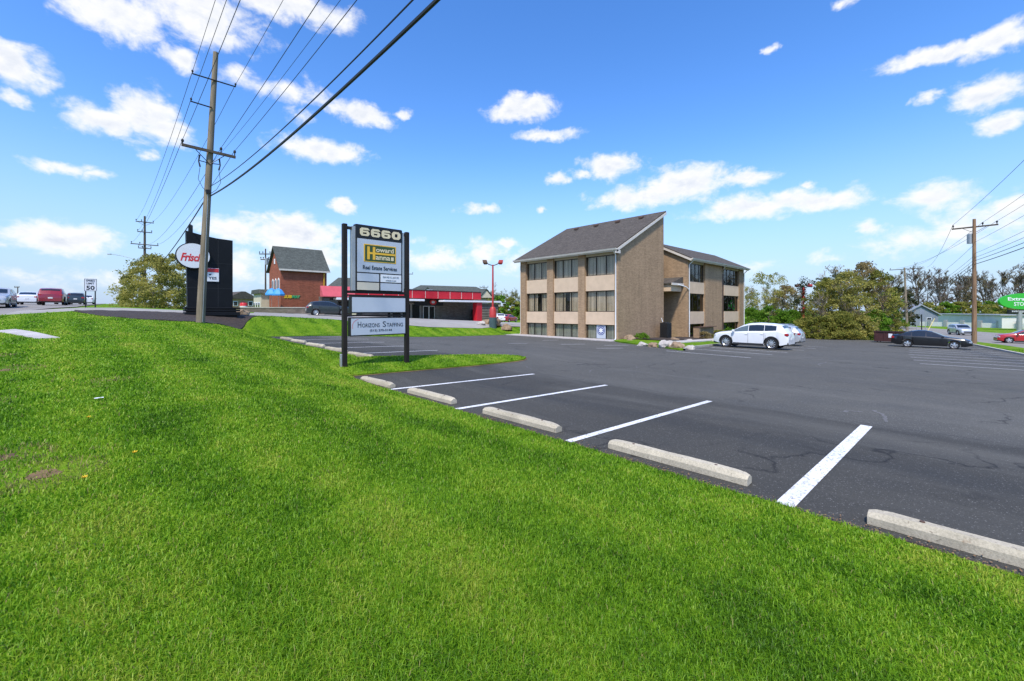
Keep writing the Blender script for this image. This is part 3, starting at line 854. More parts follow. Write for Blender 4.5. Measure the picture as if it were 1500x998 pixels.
# front: brick piers
for (ya, yb) in ((21.65, 22.0), (25.4, 26.2), (29.5, 30.35), (33.55, YL)):
    OB(MB().box(33.2, 33.75, ya, yb, ZB, 7.55), 'pier', MT['brick'])
BAYS = ((22.0, 25.4), (26.2, 29.5), (30.35, 33.55))
for (ya, yb) in BAYS:
    for (za, zb) in ((.6, 1.82), (3.82, 5.27)):
        OB(MB().bbox(33.34, 33.7, ya + .002, yb - .002, za, zb, .012), 'spandrel_panel', MT['stucco'])
    OB(MB().box(33.36, 33.7, ya + .002, yb - .002, 7.14, 7.56), 'header_panel', MT['trim'])
    OB(MB().box(33.30, 33.7, ya + .002, yb - .002, ZB, -.78), 'footing', MT['kerb'])

def window_x(y0, y1, z0, z1, x, npane, blind, open_pane=None, glass='glass', parent=off):
    """window facing -x with vertical blinds behind glass"""
    t = .055; mb = MB()
    mb.box(x, x + .09, y0, y1, z0, z0 + t); mb.box(x, x + .09, y0, y1, z1 - t, z1)
    w_ = (y1 - y0) / npane
    for i in range(npane + 1):
        yc = y0 + w_ * i
        a = max(y0, yc - t / 2 if 0 < i < npane else (yc if i == 0 else yc - t)); b = a + t
        mb.box(x - .004, x + .085, a, b, z0 + t, z1 - t)
    fr = OB(mb, 'window', MT['frame'], parent)
    g = MB().add([(x + .04, y0 + .03, z0 + .03), (x + .04, y0 + .03, z1 - .03), (x + .04, y1 - .03, z1 - .03), (x + .04, y1 - .03, z0 + .03)], [(0, 1, 2, 3)])
    OB(g, 'pane', MT[glass], fr)
    bl = MB(); rr = random.Random(int(y0 * 31 + z0 * 7))
    dk = MB().box(x + .5, x + .52, y0, y1, z0, z1)
    OB(dk, 'room_back', MT['dark'], fr)
    ys = y0 + .05
    while ys < y1 - .1:
        k = int((ys - y0) / w_)
        dead = open_pane is not None and k == open_pane[0] and open_pane[1] < (ys - y0 - k * w_) / w_ < open_pane[2]
        if not dead:
            sx = x + .14 + rr.uniform(-.012, .012); sw = .089
            bl.add([(sx, ys, z0 + .04), (sx + .03 + rr.uniform(-.01, .02), ys + sw, z0 + .04), (sx + .03 + rr.uniform(-.01, .02), ys + sw, z1 - .02), (sx, ys, z1 - .02)], [(3, 2, 1, 0)])
        ys += .084
    OB(bl, 'blind', MT[blind], fr)
    return fr
for i, (ya, yb) in enumerate(BAYS):
    window_x(ya + .01, yb - .01, 5.28, 7.13, 33.5, 3, 'blind')
    window_x(ya + .01, yb - .01, 1.83, 3.81, 33.5, 3, 'blind', (None, (1, .2, .75), (1, .1, .62))[i])
    fr = window_x(ya + .01, yb - .01, -.77, .59, 33.5, 3, 'blind_grey')
    if i == 0:
        cy = (ya + yb) / 2 - .02
        OB(MB().box(33.485, 33.49, cy - .52, cy + .52, -.70, .54), 'poster_sheet', MT['signblue'], fr)
        po = OB(MB().disc((33.474, cy, .06), .44, .44, .012, 48, 'x'), 'round_emblem', simple('emblem_blue', (.03, .06, .22), .4, 0, .05), fr)
        rg = MB(); n_ = 48
        for k in range(n_):
            t0, t1 = 2*PI*k/n_, 2*PI*(k+1)/n_
            P_ = lambda r, t: (33.464, cy + r * math.cos(t), .06 + r * math.sin(t))
            rg.add([P_(.33, t0), P_(.37, t0), P_(.37, t1), P_(.33, t1)], [(0, 1, 2, 3)])
        for k in range(3):
            t = PI / 2 + k * PI / 3; c_, s_ = math.cos(t), math.sin(t)
            vv = [(33.464 - .001 * k, cy + a * c_ - b * s_, .06 + a * s_ + b * c_) for a, b in ((-.24, -.06), (.24, -.06), (.24, .06), (-.24, .06))]
            rg.add(vv, [(0, 1, 2, 3)])
        OB(rg, 'emblem_mark', MT['white'], fr)
# gable wall (brick, shed outline)
gw = MB().prism([(33.752, ZB), (RX, ZB), (RX, roof_z(RX) - .12), (33.752, roof_z(33.752) - .12)], 'y', 21.65, 22.0)
OB(gw, 'gable_wall', MT['brick'])
OB(MB().prism([(33.752, ZB), (RX, ZB), (RX, roof_z(RX) - .12), (33.752, roof_z(33.752) - .12)], 'y', YL - .4, YL), 'end_wall', MT['brick'])
OB(MB().box(RX - .3, RX - .002, 22.002, YL - .402, ZB, roof_z(RX) - .35), 'rear_wall', MT['brick'])
OB(MB().box(34.1, 34.2, 22.01, YL - .41, 5.0, 5.02), 'floor_slab', MT['dark'])
# roof slab with small gable overhang
rf = MB().prism([(32.72, roof_z(32.72) - .10), (41.86, roof_z(41.86) - .10), (41.86, roof_z(41.86) + .03), (32.72, roof_z(32.72) + .03)], 'y', 21.45, YL + .45)
roof = OB(rf, 'roof', MT['shingle'])
for k in range(4):
    yv = 23.6 + k * 2.9; xv = 40.6; z = roof_z(xv)
    OB(MB().prism([(xv - .22, z + .0), (xv + .2, z + .2), (xv + .2, z + .32), (xv - .25, z + .16)], 'y', yv - .22, yv + .22), 'roof_vent', MT['brown_trim'], roof)
# eave fascia, gutter, rake boards
OB(MB().box(32.66, 32.74, 21.44, YL + .46, 7.30, 7.54), 'fascia', MT['trim_pale'])
gt = MB().prism([(32.60, 7.56), (32.66, 7.40), (32.52, 7.40), (32.46, 7.56)], 'y', 21.40, YL + .5)
OB(gt, 'gutter', MT['trim_pale'])
OB(MB().box(32.742, 33.3, 21.66, YL, 7.44, 7.5), 'soffit', MT['trim'])
rk = MB().prism([(32.62, roof_z(32.62) - .36), (41.86, roof_z(41.86) - .36), (41.86, roof_z(41.86) - .10), (32.62, roof_z(32.62) - .10)], 'y', 21.40, 21.56)
OB(rk, 'rake_board', MT['trim_pale'])
OB(MB().box(32.6, 33.25, 21.40, 21.56, 7.12, 7.42), 'eave_return', MT['trim_pale'])
ds = MB().tube([(32.62, 21.78, 7.42), (32.9, 21.80, 7.18), (33.12, 21.82, 7.0), (33.12, 21.82, -.6), (32.95, 21.82, -.72)], .055, 8)
OB(ds, 'downspout', MT['white'], smooth=50)
ds = MB().tube([(33.12, YL - .12, 7.0), (33.12, YL - .12, -.6), (32.95, YL - .12, -.72)], .05, 8)
OB(ds, 'downspout', MT['trim'], smooth=50)

# ---- rear wing
WY = 20.6; WX0, WX1 = 45.0, 61.8
def wroof(y): return 7.62 + (y - 20.15) * (9.75 - 7.62) / (24.5 - 20.15)
OB(MB().prism([(WY, ZB), (28.4, ZB), (28.4, wroof(20.6) - .12), (24.5, wroof(24.5) - .12), (WY, wroof(WY) - .12)], 'x', WX0, WX0 + .35), 'wing_wall', MT['brick'])
OB(MB().prism([(WY, ZB), (28.4, ZB), (28.4, wroof(20.6) - .12), (24.5, wroof(24.5) - .12), (WY, wroof(WY) - .12)], 'x', WX1 - .35, WX1), 'wing_wall', MT['brick'])
OB(MB().box(WX0 + .352, WX1 - .352, 28.05, 28.4, ZB, 7.5), 'wing_wall', MT['brick'])
for (xa, xb) in ((45.352, 45.45), (49.45, 54.4), (60.2, 61.448)):
    OB(MB().box(xa, xb, WY, WY + .5, ZB, 7.5), 'pier', MT['brick'])
OB(MB().box(54.402, 55.3, WY + .16, WY + .5, ZB, 7.5), 'pier', MT['brown_trim'])
def window_y(x0, x1, z0, z1, y, npane, blind=None, glass='glass_dark', parent=off, zbar=None):
    t = .055; mb = MB()
    mb.box(x0, x1, y, y + .09, z0, z0 + t); mb.box(x0, x1, y, y + .09, z1 - t, z1)
    w_ = (x1 - x0) / npane
    for i in range(npane + 1):
        xc = x0 + w_ * i
        a = xc - t / 2 if 0 < i < npane else (xc if i == 0 else xc - t)
        mb.box(a, a + t, y - .004, y + .085, z0 + t, z1 - t)
    if zbar: mb.box(x0 + t, x1 - t, y - .002, y + .08, zbar - .025, zbar + .025)
    fr = OB(mb, 'window', MT['frame'], parent)
    OB(MB().add([(x0 + .03, y + .04, z0 + .03), (x1 - .03, y + .04, z0 + .03), (x1 - .03, y + .04, z1 - .03), (x0 + .03, y + .04, z1 - .03)], [(0, 1, 2, 3)]), 'pane', MT[glass], fr)
    OB(MB().box(x0, x1, y + .6, y + .62, z0, z1), 'room_back', MT['dark'], fr)
    if blind:
        bl = MB(); xs = x0 + .05
        while xs < x1 - .1:
            bl.add([(xs, y + .14, z0 + .04), (xs + .085, y + .17, z0 + .04), (xs + .085, y + .17, z1 - .03), (xs, y + .14, z1 - .03)], [(0, 1, 2, 3)])
            xs += .084
        OB(bl, 'blind', MT[blind], fr)
    return fr
for j, (xa, xb) in enumerate(((45.45, 49.45), (55.3, 60.2))):
    for (za, zb) in ((.45, 1.82), (3.82, 5.12)):
        OB(MB().bbox(xa + .002, xb - .002, WY + .1, WY + .48, za, zb, .012), 'spandrel_panel', MT['stucco'])
    OB(MB().box(xa + .002, xb - .002, WY + .12, WY + .48, 7.16, 7.5), 'header_panel', MT['trim'])
    OB(MB().box(xa + .002, xb - .002, WY + .1, WY + .48, ZB, -1.02), 'footing', MT['kerb'])
    window_y(xa + .01, xb - .01, 5.13, 7.15, WY + .26, 4, 'blind' if j == 0 else None, 'glass', zbar=6.0)
    window_y(xa + .01, xb - .01, 1.83, 3.81, WY + .26, 3)
    f3 = window_y(xa + .01, xb - .01, -1.01, .44, WY + .26, 3)
    if j == 1:
        OB(MB().bbox(55.9, 56.5, WY + .36, WY + .42, -.9, .2, .01), 'window_poster', simple('poster_blue', (.10, .22, .45), .5), f3)
wr = MB().prism([(20.15, wroof(20.15) - .10), (24.5, wroof(24.5) - .10), (28.85, wroof(20.15) - .10), (28.85, wroof(20.15) + .03), (24.5, wroof(24.5) + .03), (20.15, wroof(20.15) + .03)], 'x', WX0 - .25, WX1 + .3)
OB(wr, 'wing_roof', MT['shingle'])
OB(MB().box(WX0 - .28, WX1 + .33, 20.06, 20.14, 7.30, 7.54), 'fascia', MT['trim_pale'])
OB(MB().prism([(20.0, 7.56), (20.06, 7.40), (19.92, 7.40), (19.86, 7.56)], 'x', WX0 - .3, WX1 + .35), 'gutter', MT['trim_pale'])
OB(MB().box(WX0 + .01, WX1, 20.142, 20.62, 7.44, 7.5), 'soffit', MT['trim'])
OB(MB().prism([(20.1, wroof(20.1) - .34), (24.5, wroof(24.5) - .34), (24.5, wroof(24.5) - .10), (20.1, wroof(20.1) - .10)], 'x', WX0 - .30, WX0 - .14), 'rake_board', MT['trim_pale'])
for xx in (45.18, 61.6):
    OB(MB().tube([(xx, 20.0, 7.42), (xx, 20.3, 7.1), (xx, 20.5, 6.9), (xx, 20.5, -1.0)], .055, 8), 'downspout', MT['white'], smooth=50)
OB(MB().tube([(54.0, 20.0, 7.45), (53.9, 20.2, 7.05), (54.3, 20.5, 6.9), (54.6, 20.6, 6.5)], .05, 8), 'downspout', MT['trim'], smooth=50)
# ---- entry between the two masses
OB(MB().box(RX + .002, 44.998, 25.4, 25.7, ZB, 9.0), 'entry_wall', MT['brick'])
OB(MB().box(42.6, 44.998, 21.3, 25.398, 4.0, 4.75), 'entry_soffit', MT['stucco'])
OB(MB().prism([(42.4, 4.752), (44.99, 4.752), (44.99, 5.6), (42.4, 4.86)], 'y', 21.1, 25.39), 'entry_roof', MT['shingle'])
OB(MB().box(42.3, 44.99, 21.0, 21.1, 4.62, 4.86), 'entry_fascia', MT['trim_pale'])
OB(MB().tube([(43.6, 20.95, 4.7), (44.6, 20.62, 4.5), (45.1, 20.5, 4.2)], .05, 8), 'downspout', MT['white'], smooth=50)
OB(MB().box(43.5, 44.99, 24.2, 25.39, ZB, 3.995), 'entry_wall', MT['brick'])
OB(MB().bbox(41.72, 41.85, 21.9, 22.1, .7, 1.0, .01), 'wall_light', MT['white'])

# ---- things round the office
aw = thing('window_well_wall', 'low brown brick wall shielding the sunken ground floor window of the rear wing', 'low wall', (43.9, 18.9, -1.15))
MB().box(0, 4.4, .302, .6, -.1, 1.32).build('wall', MT['brick'], aw)
MB().box(0, .3, 0, .3, -.1, 1.32).build('pier', MT['brick'], aw)
MB().box(-.04, 4.44, -.04, .64, 1.322, 1.38).build('coping', MT['brown_trim'], aw)
ac = thing('air_conditioner', 'tall black louvred cabinet standing against the brick gable wall', 'air conditioner', (40.4, 20.75, -1.02))
MB().bbox(-.45, .45, -.4, .4, 0, 1.72, .03).build('cabinet', MT['black'], ac)
lv = MB()
for k in range(14): lv.box(-.40, .40, -.425, -.40, .12 + k * .11, .17 + k * .11)
for k in range(14): lv.box(-.475, -.45, -.35, .35, .12 + k * .11, .17 + k * .11)
lv.build('louvre', MT['plastic'], ac)
MB().cyl((0, 0, 1.76), 'z', .3, .08, 20).build('fan_grille', MT['plastic'], ac)
MB().tube([(.5, .2, .3), (.55, .35, 1.0), (.55, .75, 2.2)], .03, 6).build('pipe', MT['white'], ac)
# apron and planting bed
sheet('apron', frange(20.6, 36, .5), lambda y: 30.6 + max(0, (20.9 - y)) * .5, lambda y: 33.4, 4, lambda x, y: lot_z(x, y) + .05, MT['slab'], 'y', .1)
bed_lo = lerp_pts([(26.0, 12.2), (28.0, 13.0), (30.0, 13.2), (33.4, 13.5), (40, 14.0), (45, 14.2), (62, 14.4)])
bed_hi = lerp_pts([(26.0, 12.5), (27.0, 14.0), (28.4, 16.6), (30.0, 19.4), (31.5, 21.0), (33, 21.4), (62, 20.9)])
sheet('planting_bed', frange(26.0, 62, .4), bed_lo, bed_hi, 12, lambda x, y: lot_z(x, y) + .10 + .05 * noise.noise(Vector((x, y, 2))), MT['turf'], 'x', .12)
sheet('bed_mulch', frange(34.6, 60, .5), lambda x: 17.6, lambda x: bed_hi(x) + .1, 6, lambda x, y: lot_z(x, y) + .17 + .04 * noise.noise(Vector((x*2, y*2, 2))), MT['mulch'], 'x')
sheet('entry_path', frange(33.5, 44.5, .6), lambda x: 15.6 + .05 * (x - 33.5), lambda x: 16.9 + .05 * (x - 33.5), 3, lambda x, y: lot_z(x, y) + .18, MT['slab'], 'x', .1)
kb = MB(); kp = [(26.0, 12.05), (28.0, 12.85), (30.0, 13.05), (33.4, 13.35), (40, 13.85), (50, 14.1), (61, 14.3)]
for (xa, ya), (xb, yb) in zip(kp, kp[1:]):
    za, zb = lot_z(xa, ya), lot_z(xb, yb)
    kb.add([(xa, ya, za - .02), (xb, yb, zb - .02), (xb, yb, zb + .13), (xa, ya, za + .13), (xb, yb + .16, zb + .13), (xa, ya + .16, za + .13), (xb, yb + .16, zb - .02), (xa, ya + .16, za - .02)],
           [(0, 1, 2, 3), (3, 2, 4, 5), (5, 4, 6, 7)])
tag(kb.build('bed_kerb', MT['kerb']), kind='structure')
def boulder(x, y, s_, label, mat='rock', seed=0, flat=.7, cat='boulder', group='landscape boulders', z=None):
    import bmesh
    s = s_ * (.74 if y < 21.5 else 1)
    bm = bmesh.new(); bmesh.ops.create_icosphere(bm, subdivisions=3, radius=1.0)
    rr = random.Random(seed); off_ = Vector((rr.uniform(0, 50), rr.uniform(0, 50), 3))
    e_ = (rr.uniform(.8, 1.25), rr.uniform(.8, 1.2))
    for v in bm.verts:
        c = v.co.copy()
        k = 1 + .45 * noise.noise(c * 1.1 + off_) + .16 * noise.noise(c * 3 + off_)
        c = Vector((round(c.x * 2.2) / 2.2 * .35 + c.x * .65, round(c.y * 2.2) / 2.2 * .35 + c.y * .65, c.z))
        v.co = Vector((c.x * k * s * e_[0], c.y * k * s * e_[1], max(-.35, c.z * k) * s * flat))
    me = bpy.data.meshes.new('boulder'); bm.to_mesh(me); bm.free(); me.materials.append(MT[mat]); me.shade_smooth(); me.set_sharp_from_angle(angle=R(38))
    o = bpy.data.objects.new('boulder', me); COL.objects.link(o)
    o.location = (x, y, (G(x, y) if z is None else z) + .2 * s * flat)
    return tag(o, label, cat, group)
boulder(34.0, 20.9, .62, 'reddish boulder at the corner of the office gable wall', 'rock', 3, .85)
boulder(33.0, 20.3, .40, 'small tan rock beside the reddish boulder at the gable corner', 'rock', 4)
boulder(27.9, 16.1, .42, 'small grey rock at the left end of the rock row by the bed', 'rock_pale', 5)
boulder(27.4, 15.0, .50, 'brown rock second from the left in the row by the bed', 'rock', 6)
boulder(27.4, 13.9, .75, 'big pale boulder in the middle of the rock row by the bed', 'rock_pale', 7, .8)
boulder(27.0, 13.1, .62, 'orange brown boulder right of the big pale one', 'rock', 8, .9)
boulder(27.6, 12.5, .42, 'low pale rock at the right tip of the rock row', 'rock_pale', 9)
boulder(28.9, 14.6, .55, 'pale boulder behind the big one in the rock row', 'rock_pale', 10)
boulder(37.6, 18.4, .6, 'brown rock in the mulch near the black cabinet', 'rock', 12, .6)
boulder(38.6, 17.6, .5, 'flat pale rock in the mulch in front of the black cabinet', 'rock_pale', 13, .5)
boulder(40.2, 15.6, .62, 'pale rock in the bed near the nose of the white car', 'rock_pale', 14, .7)
boulder(32.9, 36.5, .62, 'round brown rock nearest the left edge of the office', 'rock', 15, .85)
boulder(32.6, 38.0, .78, 'large brown rock second from the left edge of the office', 'rock', 16, .85)
boulder(31.9, 38.6, .62, 'grey brown rock beside the red lamp post base', 'rock', 17, .8)
boulder(30.3, 37.9, .6, 'pale flat rock left of the red lamp post base', 'rock_pale', 18, .5)
# ------------------------------------------------------------------ wheel stops
def wheel_stop(y0, y1, x, label, rz=0.0, group='concrete wheel stops'):
    yc = (y0 + y1) / 2; L = abs(y1 - y0) / 2; z = lot_z(x + .07, yc) + .004
    prof = [(-.075, 0), (.075, 0), (.075, .07), (.045, .125), (-.045, .125), (-.075, .07)]
    rr = random.Random(int(yc * 100))
    mb = MB(); st = [(-L, .62, .55), (-L + .05, .86, .80), (-L + .16, 1, 1), (-L * .6, 1, 1), (-L * .25, 1, 1), (L * .1, 1, 1), (L * .45, 1, 1), (L - .16, 1, 1), (L - .05, .86, .80), (L, .62, .55)]
    vs = []
    for (yy, kw, kh) in st:
        for (px_, pz) in prof:
            vs.append((px_ * (1 if pz < .08 else kw) + rr.uniform(-.004, .004), yy, (pz if pz < .08 else .07 + (pz - .07) * kh) + (rr.uniform(-.007, .004) if pz > .01 else 0)))
    n = 6; fs = [tuple(range(n)), tuple(reversed(range((len(st) - 1) * n, len(st) * n)))]
    for i in range(len(st) - 1):
        for k in range(n):
            a = i*n+k; b = i*n+(k+1) % n; fs.append((a, a + n, b + n, b))
    mb.add(vs, fs)
    o = mb.build('wheel_stop', MT['concrete'], smooth=25, loc=(x + .075, yc, z), rz=rz)
    for yy in (-L * .6, L * .6): MB().cyl((0, yy, .124), 'z', .018, .012, 10).build('steel_pin', MT['brown_trim'], o)
    return tag(o, label, 'wheel stop', group)
wheel_stop(-1.17, .63, 5.02, 'nearest concrete wheel stop, running off the right edge beside the wide white stripe')
wheel_stop(1.67, 3.48, 5.10, 'long concrete wheel stop just beyond the widest white stripe, second nearest', R(.8))
wheel_stop(4.47, 6.28, 5.08, 'third nearest concrete wheel stop, between the two middle white stripes', R(1.2))
wheel_stop(7.32, 9.07, 5.04, 'fourth nearest concrete wheel stop, one space before the grass island', R(1.5))
wheel_stop(9.87, 11.52, 4.95, 'concrete wheel stop in the last space right below the grass island', R(2))
for y0, y1, x, lab in ((14.35, 16.2, 6.45, 'wheel stop just behind the sign posts, first of the row beyond the island'), (17.2, 19.2, 6.65, 'wheel stop left of the sign, second of the row beyond the island'),
                       (20.2, 22.3, 6.8, 'wheel stop third of the row beyond the island'), (23.7, 25.7, 7.05, 'wheel stop fourth of the row beyond the island'), (26.6, 28.5, 7.2, 'farthest small wheel stop at the far corner of the lawn')):
    wheel_stop(y0, y1, x, lab, R(2.5))

# ------------------------------------------------------------------ tenant sign on two posts
SY = 12.8
zl = lambda x: isl_z(max(x, 4.7), SY) if x > 4.62 else G(x, SY)
sgn = thing('tenant_sign', 'tall tenant sign with number 6660 and stacked panels on two dark posts', 'sign', (4.98, SY, .30))
SW = 2.08
MB().bbox(-.068, .068, -.068, .068, -.35, 4.27, .012).build('post', MT['post'], sgn)
MB().bbox(SW - .068, SW + .068, -.068, .068, -.45, 4.27, .012).build('post', MT['post'], sgn)
# heights from the photograph: z relative to the sign foot (.30)
b_ = MB().bbox(.30, 1.86, -.10, .10, 2.26, 4.30, .015)
cab = b_.build('cabinet', MT['black'], sgn)
for (xa, xb) in ((.20, .298), (1.862, 1.93)):
    MB().box(xa, xb, -.085, .085, 2.26, 4.22).build('side_rail', MT['alu'], sgn)
MB().box(.068, .30, -.05, .05, 4.12, 4.20).build('bracket', MT['post'], sgn)
MB().box(1.86, SW - .068, -.05, .05, 4.12, 4.20).build('bracket', MT['post'], sgn)
MB().box(.069, SW - .069, -.07, .07, 2.18, 2.258).build('cross_rail', MT['post'], sgn)
yf = -.102
def panel(x0, x1, z0, z1, mat, name='panel', d=.012, par=sgn, y=None):
    y = yf if y is None else y
    return MB().box(x0, x1, y - d, y, z0, z1).build(name, mat, par)
num = panel(.305, 1.855, 3.88, 4.27, MT['black'], 'number_panel', .006)
def digit(mb, x, z, w_, h_, s, kind, y):
    """rounded wide block numerals"""
    def rb(x0, x1, z0, z1): mb.bbox(x0, x1, y - .014, y, z0, z1, min(.012, (x1-x0)*.2))
    if kind == '0':
        out_ = [(.0, .25), (.2, .0), (.8, 0), (1, .25), (1, .75), (.8, 1), (.2, 1), (0, .75)]
        inn = [(.33, .36), (.40, .28), (.60, .28), (.67, .36), (.67, .64), (.60, .72), (.40, .72), (.33, .64)]
        n = 8
        vs = []
        for yy in (y - .014, y):
            for P_ in (out_, inn): vs += [(x + a * w_, yy, z + b * h_) for a, b in P_]
        fs = []
        for k in range(n):
            k2 = (k + 1) % n
            fs += [(k, k2, n + k2, n + k), (k2, k, 2*n + k, 2*n + k2), (n + k, n + k2, 3*n + k2, 3*n + k)]
        mb.add(vs, fs)
    else:
        t = .27 * h_; v_ = .30 * w_
        def cut(x0, x1, z0, z1, c=(1, 1, 1, 1)):
            k = .05
            P_ = []
            for (cx_, cz_, sx_, sz_, on) in ((x0, z0, 1, 1, c[0]), (x1, z0, -1, 1, c[1]), (x1, z1, -1, -1, c[2]), (x0, z1, 1, -1, c[3])):
                if on:
                    a = (cx_ + sx_ * k, cz_); b = (cx_, cz_ + sz_ * k)
                    P_ += [b, a] if (sx_ * sz_ > 0) else [a, b]
                else: P_.append((cx_, cz_))
            mb.prism(P_, 'y', y - .014, y)
        cut(x, x + v_, z, z + h_, (1, 0, 0, 1))
        cut(x + v_, x + w_ , z + h_ - t, z + h_, (0, 0, 1, 0))
        cut(x + v_, x + w_ - v_, z, z + t * .85, (0, 0, 0, 0))
        cut(x + v_, x + w_ - v_, z + h_ * .42, z + h_ * .42 + t * .8, (0, 0, 0, 0))
        cut(x + w_ - v_, x + w_, z, z + h_ * .42 + t * .8, (0, 1, 1, 0))
nb = MB()
for k, ch in enumerate('6660'):
    digit(nb, .43 + k * .352, 3.955, .30, .25, 1, ch, yf - .007)
nb.build('house_number', MT['cream'], num)
main = panel(.345, 1.815, 2.835, 3.865, MT['signblue'], 'main_panel')
y1 = yf - .013
logo = panel(.55, 1.625, 3.165, 3.715, MT['gold'], 'logo_border', .006, main, y1)
y2 = y1 - .0065
lg = panel(.585, 1.59, 3.195, 3.685, MT['green'], 'logo_field', .005, logo, y2)
y3 = y2 - .0055
hb = MB().box(.655, .735, y3 - .006, y3, 3.24, 3.64).box(.835, .915, y3 - .006, y3, 3.24, 3.64).box(.7352, .8348, y3 - .006, y3, 3.41, 3.47).box(.9152, 1.585, y3 - .006, y3, 3.41, 3.47)
hb.build('letter', MT['gold'], lg)
text_mesh('oward', 'lettering', MT['cream'], lg, (1.24, y3 - .001, 3.565), .60, .145, bold=.02)
text_mesh('anna', 'lettering', MT['cream'], lg, (1.175, y3 - .001, 3.305), .49, .115, bold=.02)
MB().box(1.45, 1.54, y3 - .006, y3, 3.248, 3.362).build('letter', MT['cream'], lg)
text_mesh('Real Estate Services', 'lettering', MT['ink'], main, (1.09, y1 - .001, 2.99), 1.14, .125, bold=.012)
p1_ = panel(.345, 1.05, 2.555, 2.80, MT['signblue'], 'panel')
p2_ = panel(1.10, 1.815, 2.555, 2.80, MT['white'], 'panel')
text_mesh('DAVID C. JARVIS', 'lettering', MT['inkgrey'], p2_, (1.45, y1 - .001, 2.71), .54, .065)
text_mesh('ATTORNEY AT LAW', 'lettering', MT['inkgrey'], p2_, (1.45, y1 - .001, 2.61), .36, .038)
p3_ = panel(.345, 1.05, 2.285, 2.52, MT['signtan'], 'panel'); p4_ = panel(1.10, 1.815, 2.285, 2.52, MT['signblue'], 'panel')
# red arrow strip lets the view through: only two thin rails, then the blank panel box
bx_ = MB().bbox(.155, 2.0, -.09, .09, 1.56, 2.09, .012).build('panel_box', MT['black'], sgn)
panel(.19, 1.97, 1.60, 2.055, MT['signblue'], 'blank_panel', .012, bx_, -.092)
for zz in (1.47, 2.09): MB().box(.069, SW - .069, -.06, .06, zz + .002, zz + .05).build('cross_rail', MT['post'], sgn)
bz_ = MB().bbox(.13, 2.0, -.085, .085, .86, 1.44, .012).build('panel_box', MT['black'], sgn)
lp = panel(.165, 1.97, .895, 1.405, MT['signblue'], 'lower_panel', .012, bz_, -.087)
yq = -.0995
def small_caps(words_, x0, z0, hbig, hsmall, wtot, mat, par):
    parts = []
    for wd in words_:
        parts.append((wd[0], hbig, .095)); parts += [(wd[1:], hsmall, .072 * len(wd[1:]))]; parts.append((None, 0, .06))
    parts = parts[:-1]
    tot_ = sum(p[2] for p in parts); k = wtot / tot_; x = x0
    for (s_, h_, w_) in parts:
        if s_: text_mesh(s_, 'lettering', mat, par, (x + w_ * k / 2, yq, z0 + h_ / 2), w_ * k * .92, h_, bold=-.004)
        x += w_ * k
small_caps(('HORIZONS', 'STAFFING'), .36, 1.13, .175, .12, 1.55, MT['ink'], lp)
text_mesh('(513) 275-5144', 'lettering', MT['ink'], lp, (1.12, yq, 1.015), .74, .085, bold=.006)
arc = MB(); 
for k in range(14):
    t0, t1 = R(100 + k * 7), R(107 + k * 7); r0, r1 = .21, .23
    arc.add([(.42 + r0 * math.cos(t0), yq - .002, .99 + .17 + r0 * math.sin(t0)), (.42 + r1 * math.cos(t0), yq - .002, .99 + .17 + r1 * math.sin(t0)), (.42 + r1 * math.cos(t1), yq - .002, .99 + .17 + r1 * math.sin(t1)), (.42 + r0 * math.cos(t1), yq - .002, .99 + .17 + r0 * math.sin(t1))], [(0, 1, 2, 3)])
arc.build('logo_arc', simple('faded_red_arc', (.6, .25, .25), .5), lp)
MB().bbox(-.13, -.08, -.05, .05, -.1, .34, .01).build('conduit_box', MT['alu'], sgn)

# ------------------------------------------------------------------ speed limit sign
sp_ = thing('speed_sign', 'white speed limit 50 sign on two thin posts beside the main road', 'road sign', (*pt(132.5, 31.0), 2.12))
sp_.rotation_euler = (0, 0, R(0))
for xx in (-.25, .25): MB().bbox(xx - .035, xx + .035, .012, .06, -.3, 2.1, .006).build('post', MT['black'], sp_)
pl = MB().bbox(-.335, .335, -.012, .01, 1.24, 2.16, .004).build('sign_plate', MT['white'], sp_)
bd = MB()
for (a, b, c, d) in ((-.32, .32, 2.12, 2.14), (-.32, .32, 1.26, 1.28), (-.32, -.30, 1.28, 2.12), (.30, .32, 1.28, 2.12)): bd.box(a, b, -.017, -.0125, c, d)
bd.build('border', MT['ink'], pl)
text_mesh('SPEED', 'lettering', MT['ink'], pl, (0, -.013, 2.01), .46, .135, bold=.02)
text_mesh('LIMIT', 'lettering', MT['ink'], pl, (0, -.013, 1.81), .40, .135, bold=.02)
text_mesh('50', 'lettering', MT['ink'], pl, (0, -.013, 1.49), .44, .31, bold=.03)

# ------------------------------------------------------------------ black restaurant pylon
py = thing('restaurant_pylon', 'black pylon with a white oval restaurant sign standing in the mulch bed', 'sign', (4.55, 35.0, 1.55))
MB().prism([(-1.28, .55), (1.22, .55), (1.22, 5.25), (.3, 5.30), (-.5, 5.42), (-1.36, 5.62)], 'y', -.28, .28).build('slab', MT['pylon'], py)
bs = MB().bbox(-1.45, 1.62, -.55, .55, .05, .30, .02).bbox(-1.45, 1.62, -.55, .55, .33, .46, .02).bbox(-1.45, 1.62, -.55, .55, .50, .62, .02).bbox(-1.30, 1.40, -.42, .42, -.3, .6, .02)
bs.build('base', MT['pylon'], py)
ov = MB().disc((-1.0, -.42, 3.98), .93, .86, .24, 48).build('oval_sign', MT['pylon'], py)
face_ = MB().disc((-1.0, -.56, 3.98), .875, .80, .035, 48).build('sign_face', MT['white'], ov)
text_mesh("Frisch's", 'lettering', MT['redsign'], face_, (-.97, -.579, 3.88), 1.42, .55, bold=.035, shear=.35)
for xx in (-.45, .38):
    MB().box(xx - .012, xx + .012, -.288, -.281, .65, 5.2).build('panel_seam', MT['plastic'], py)
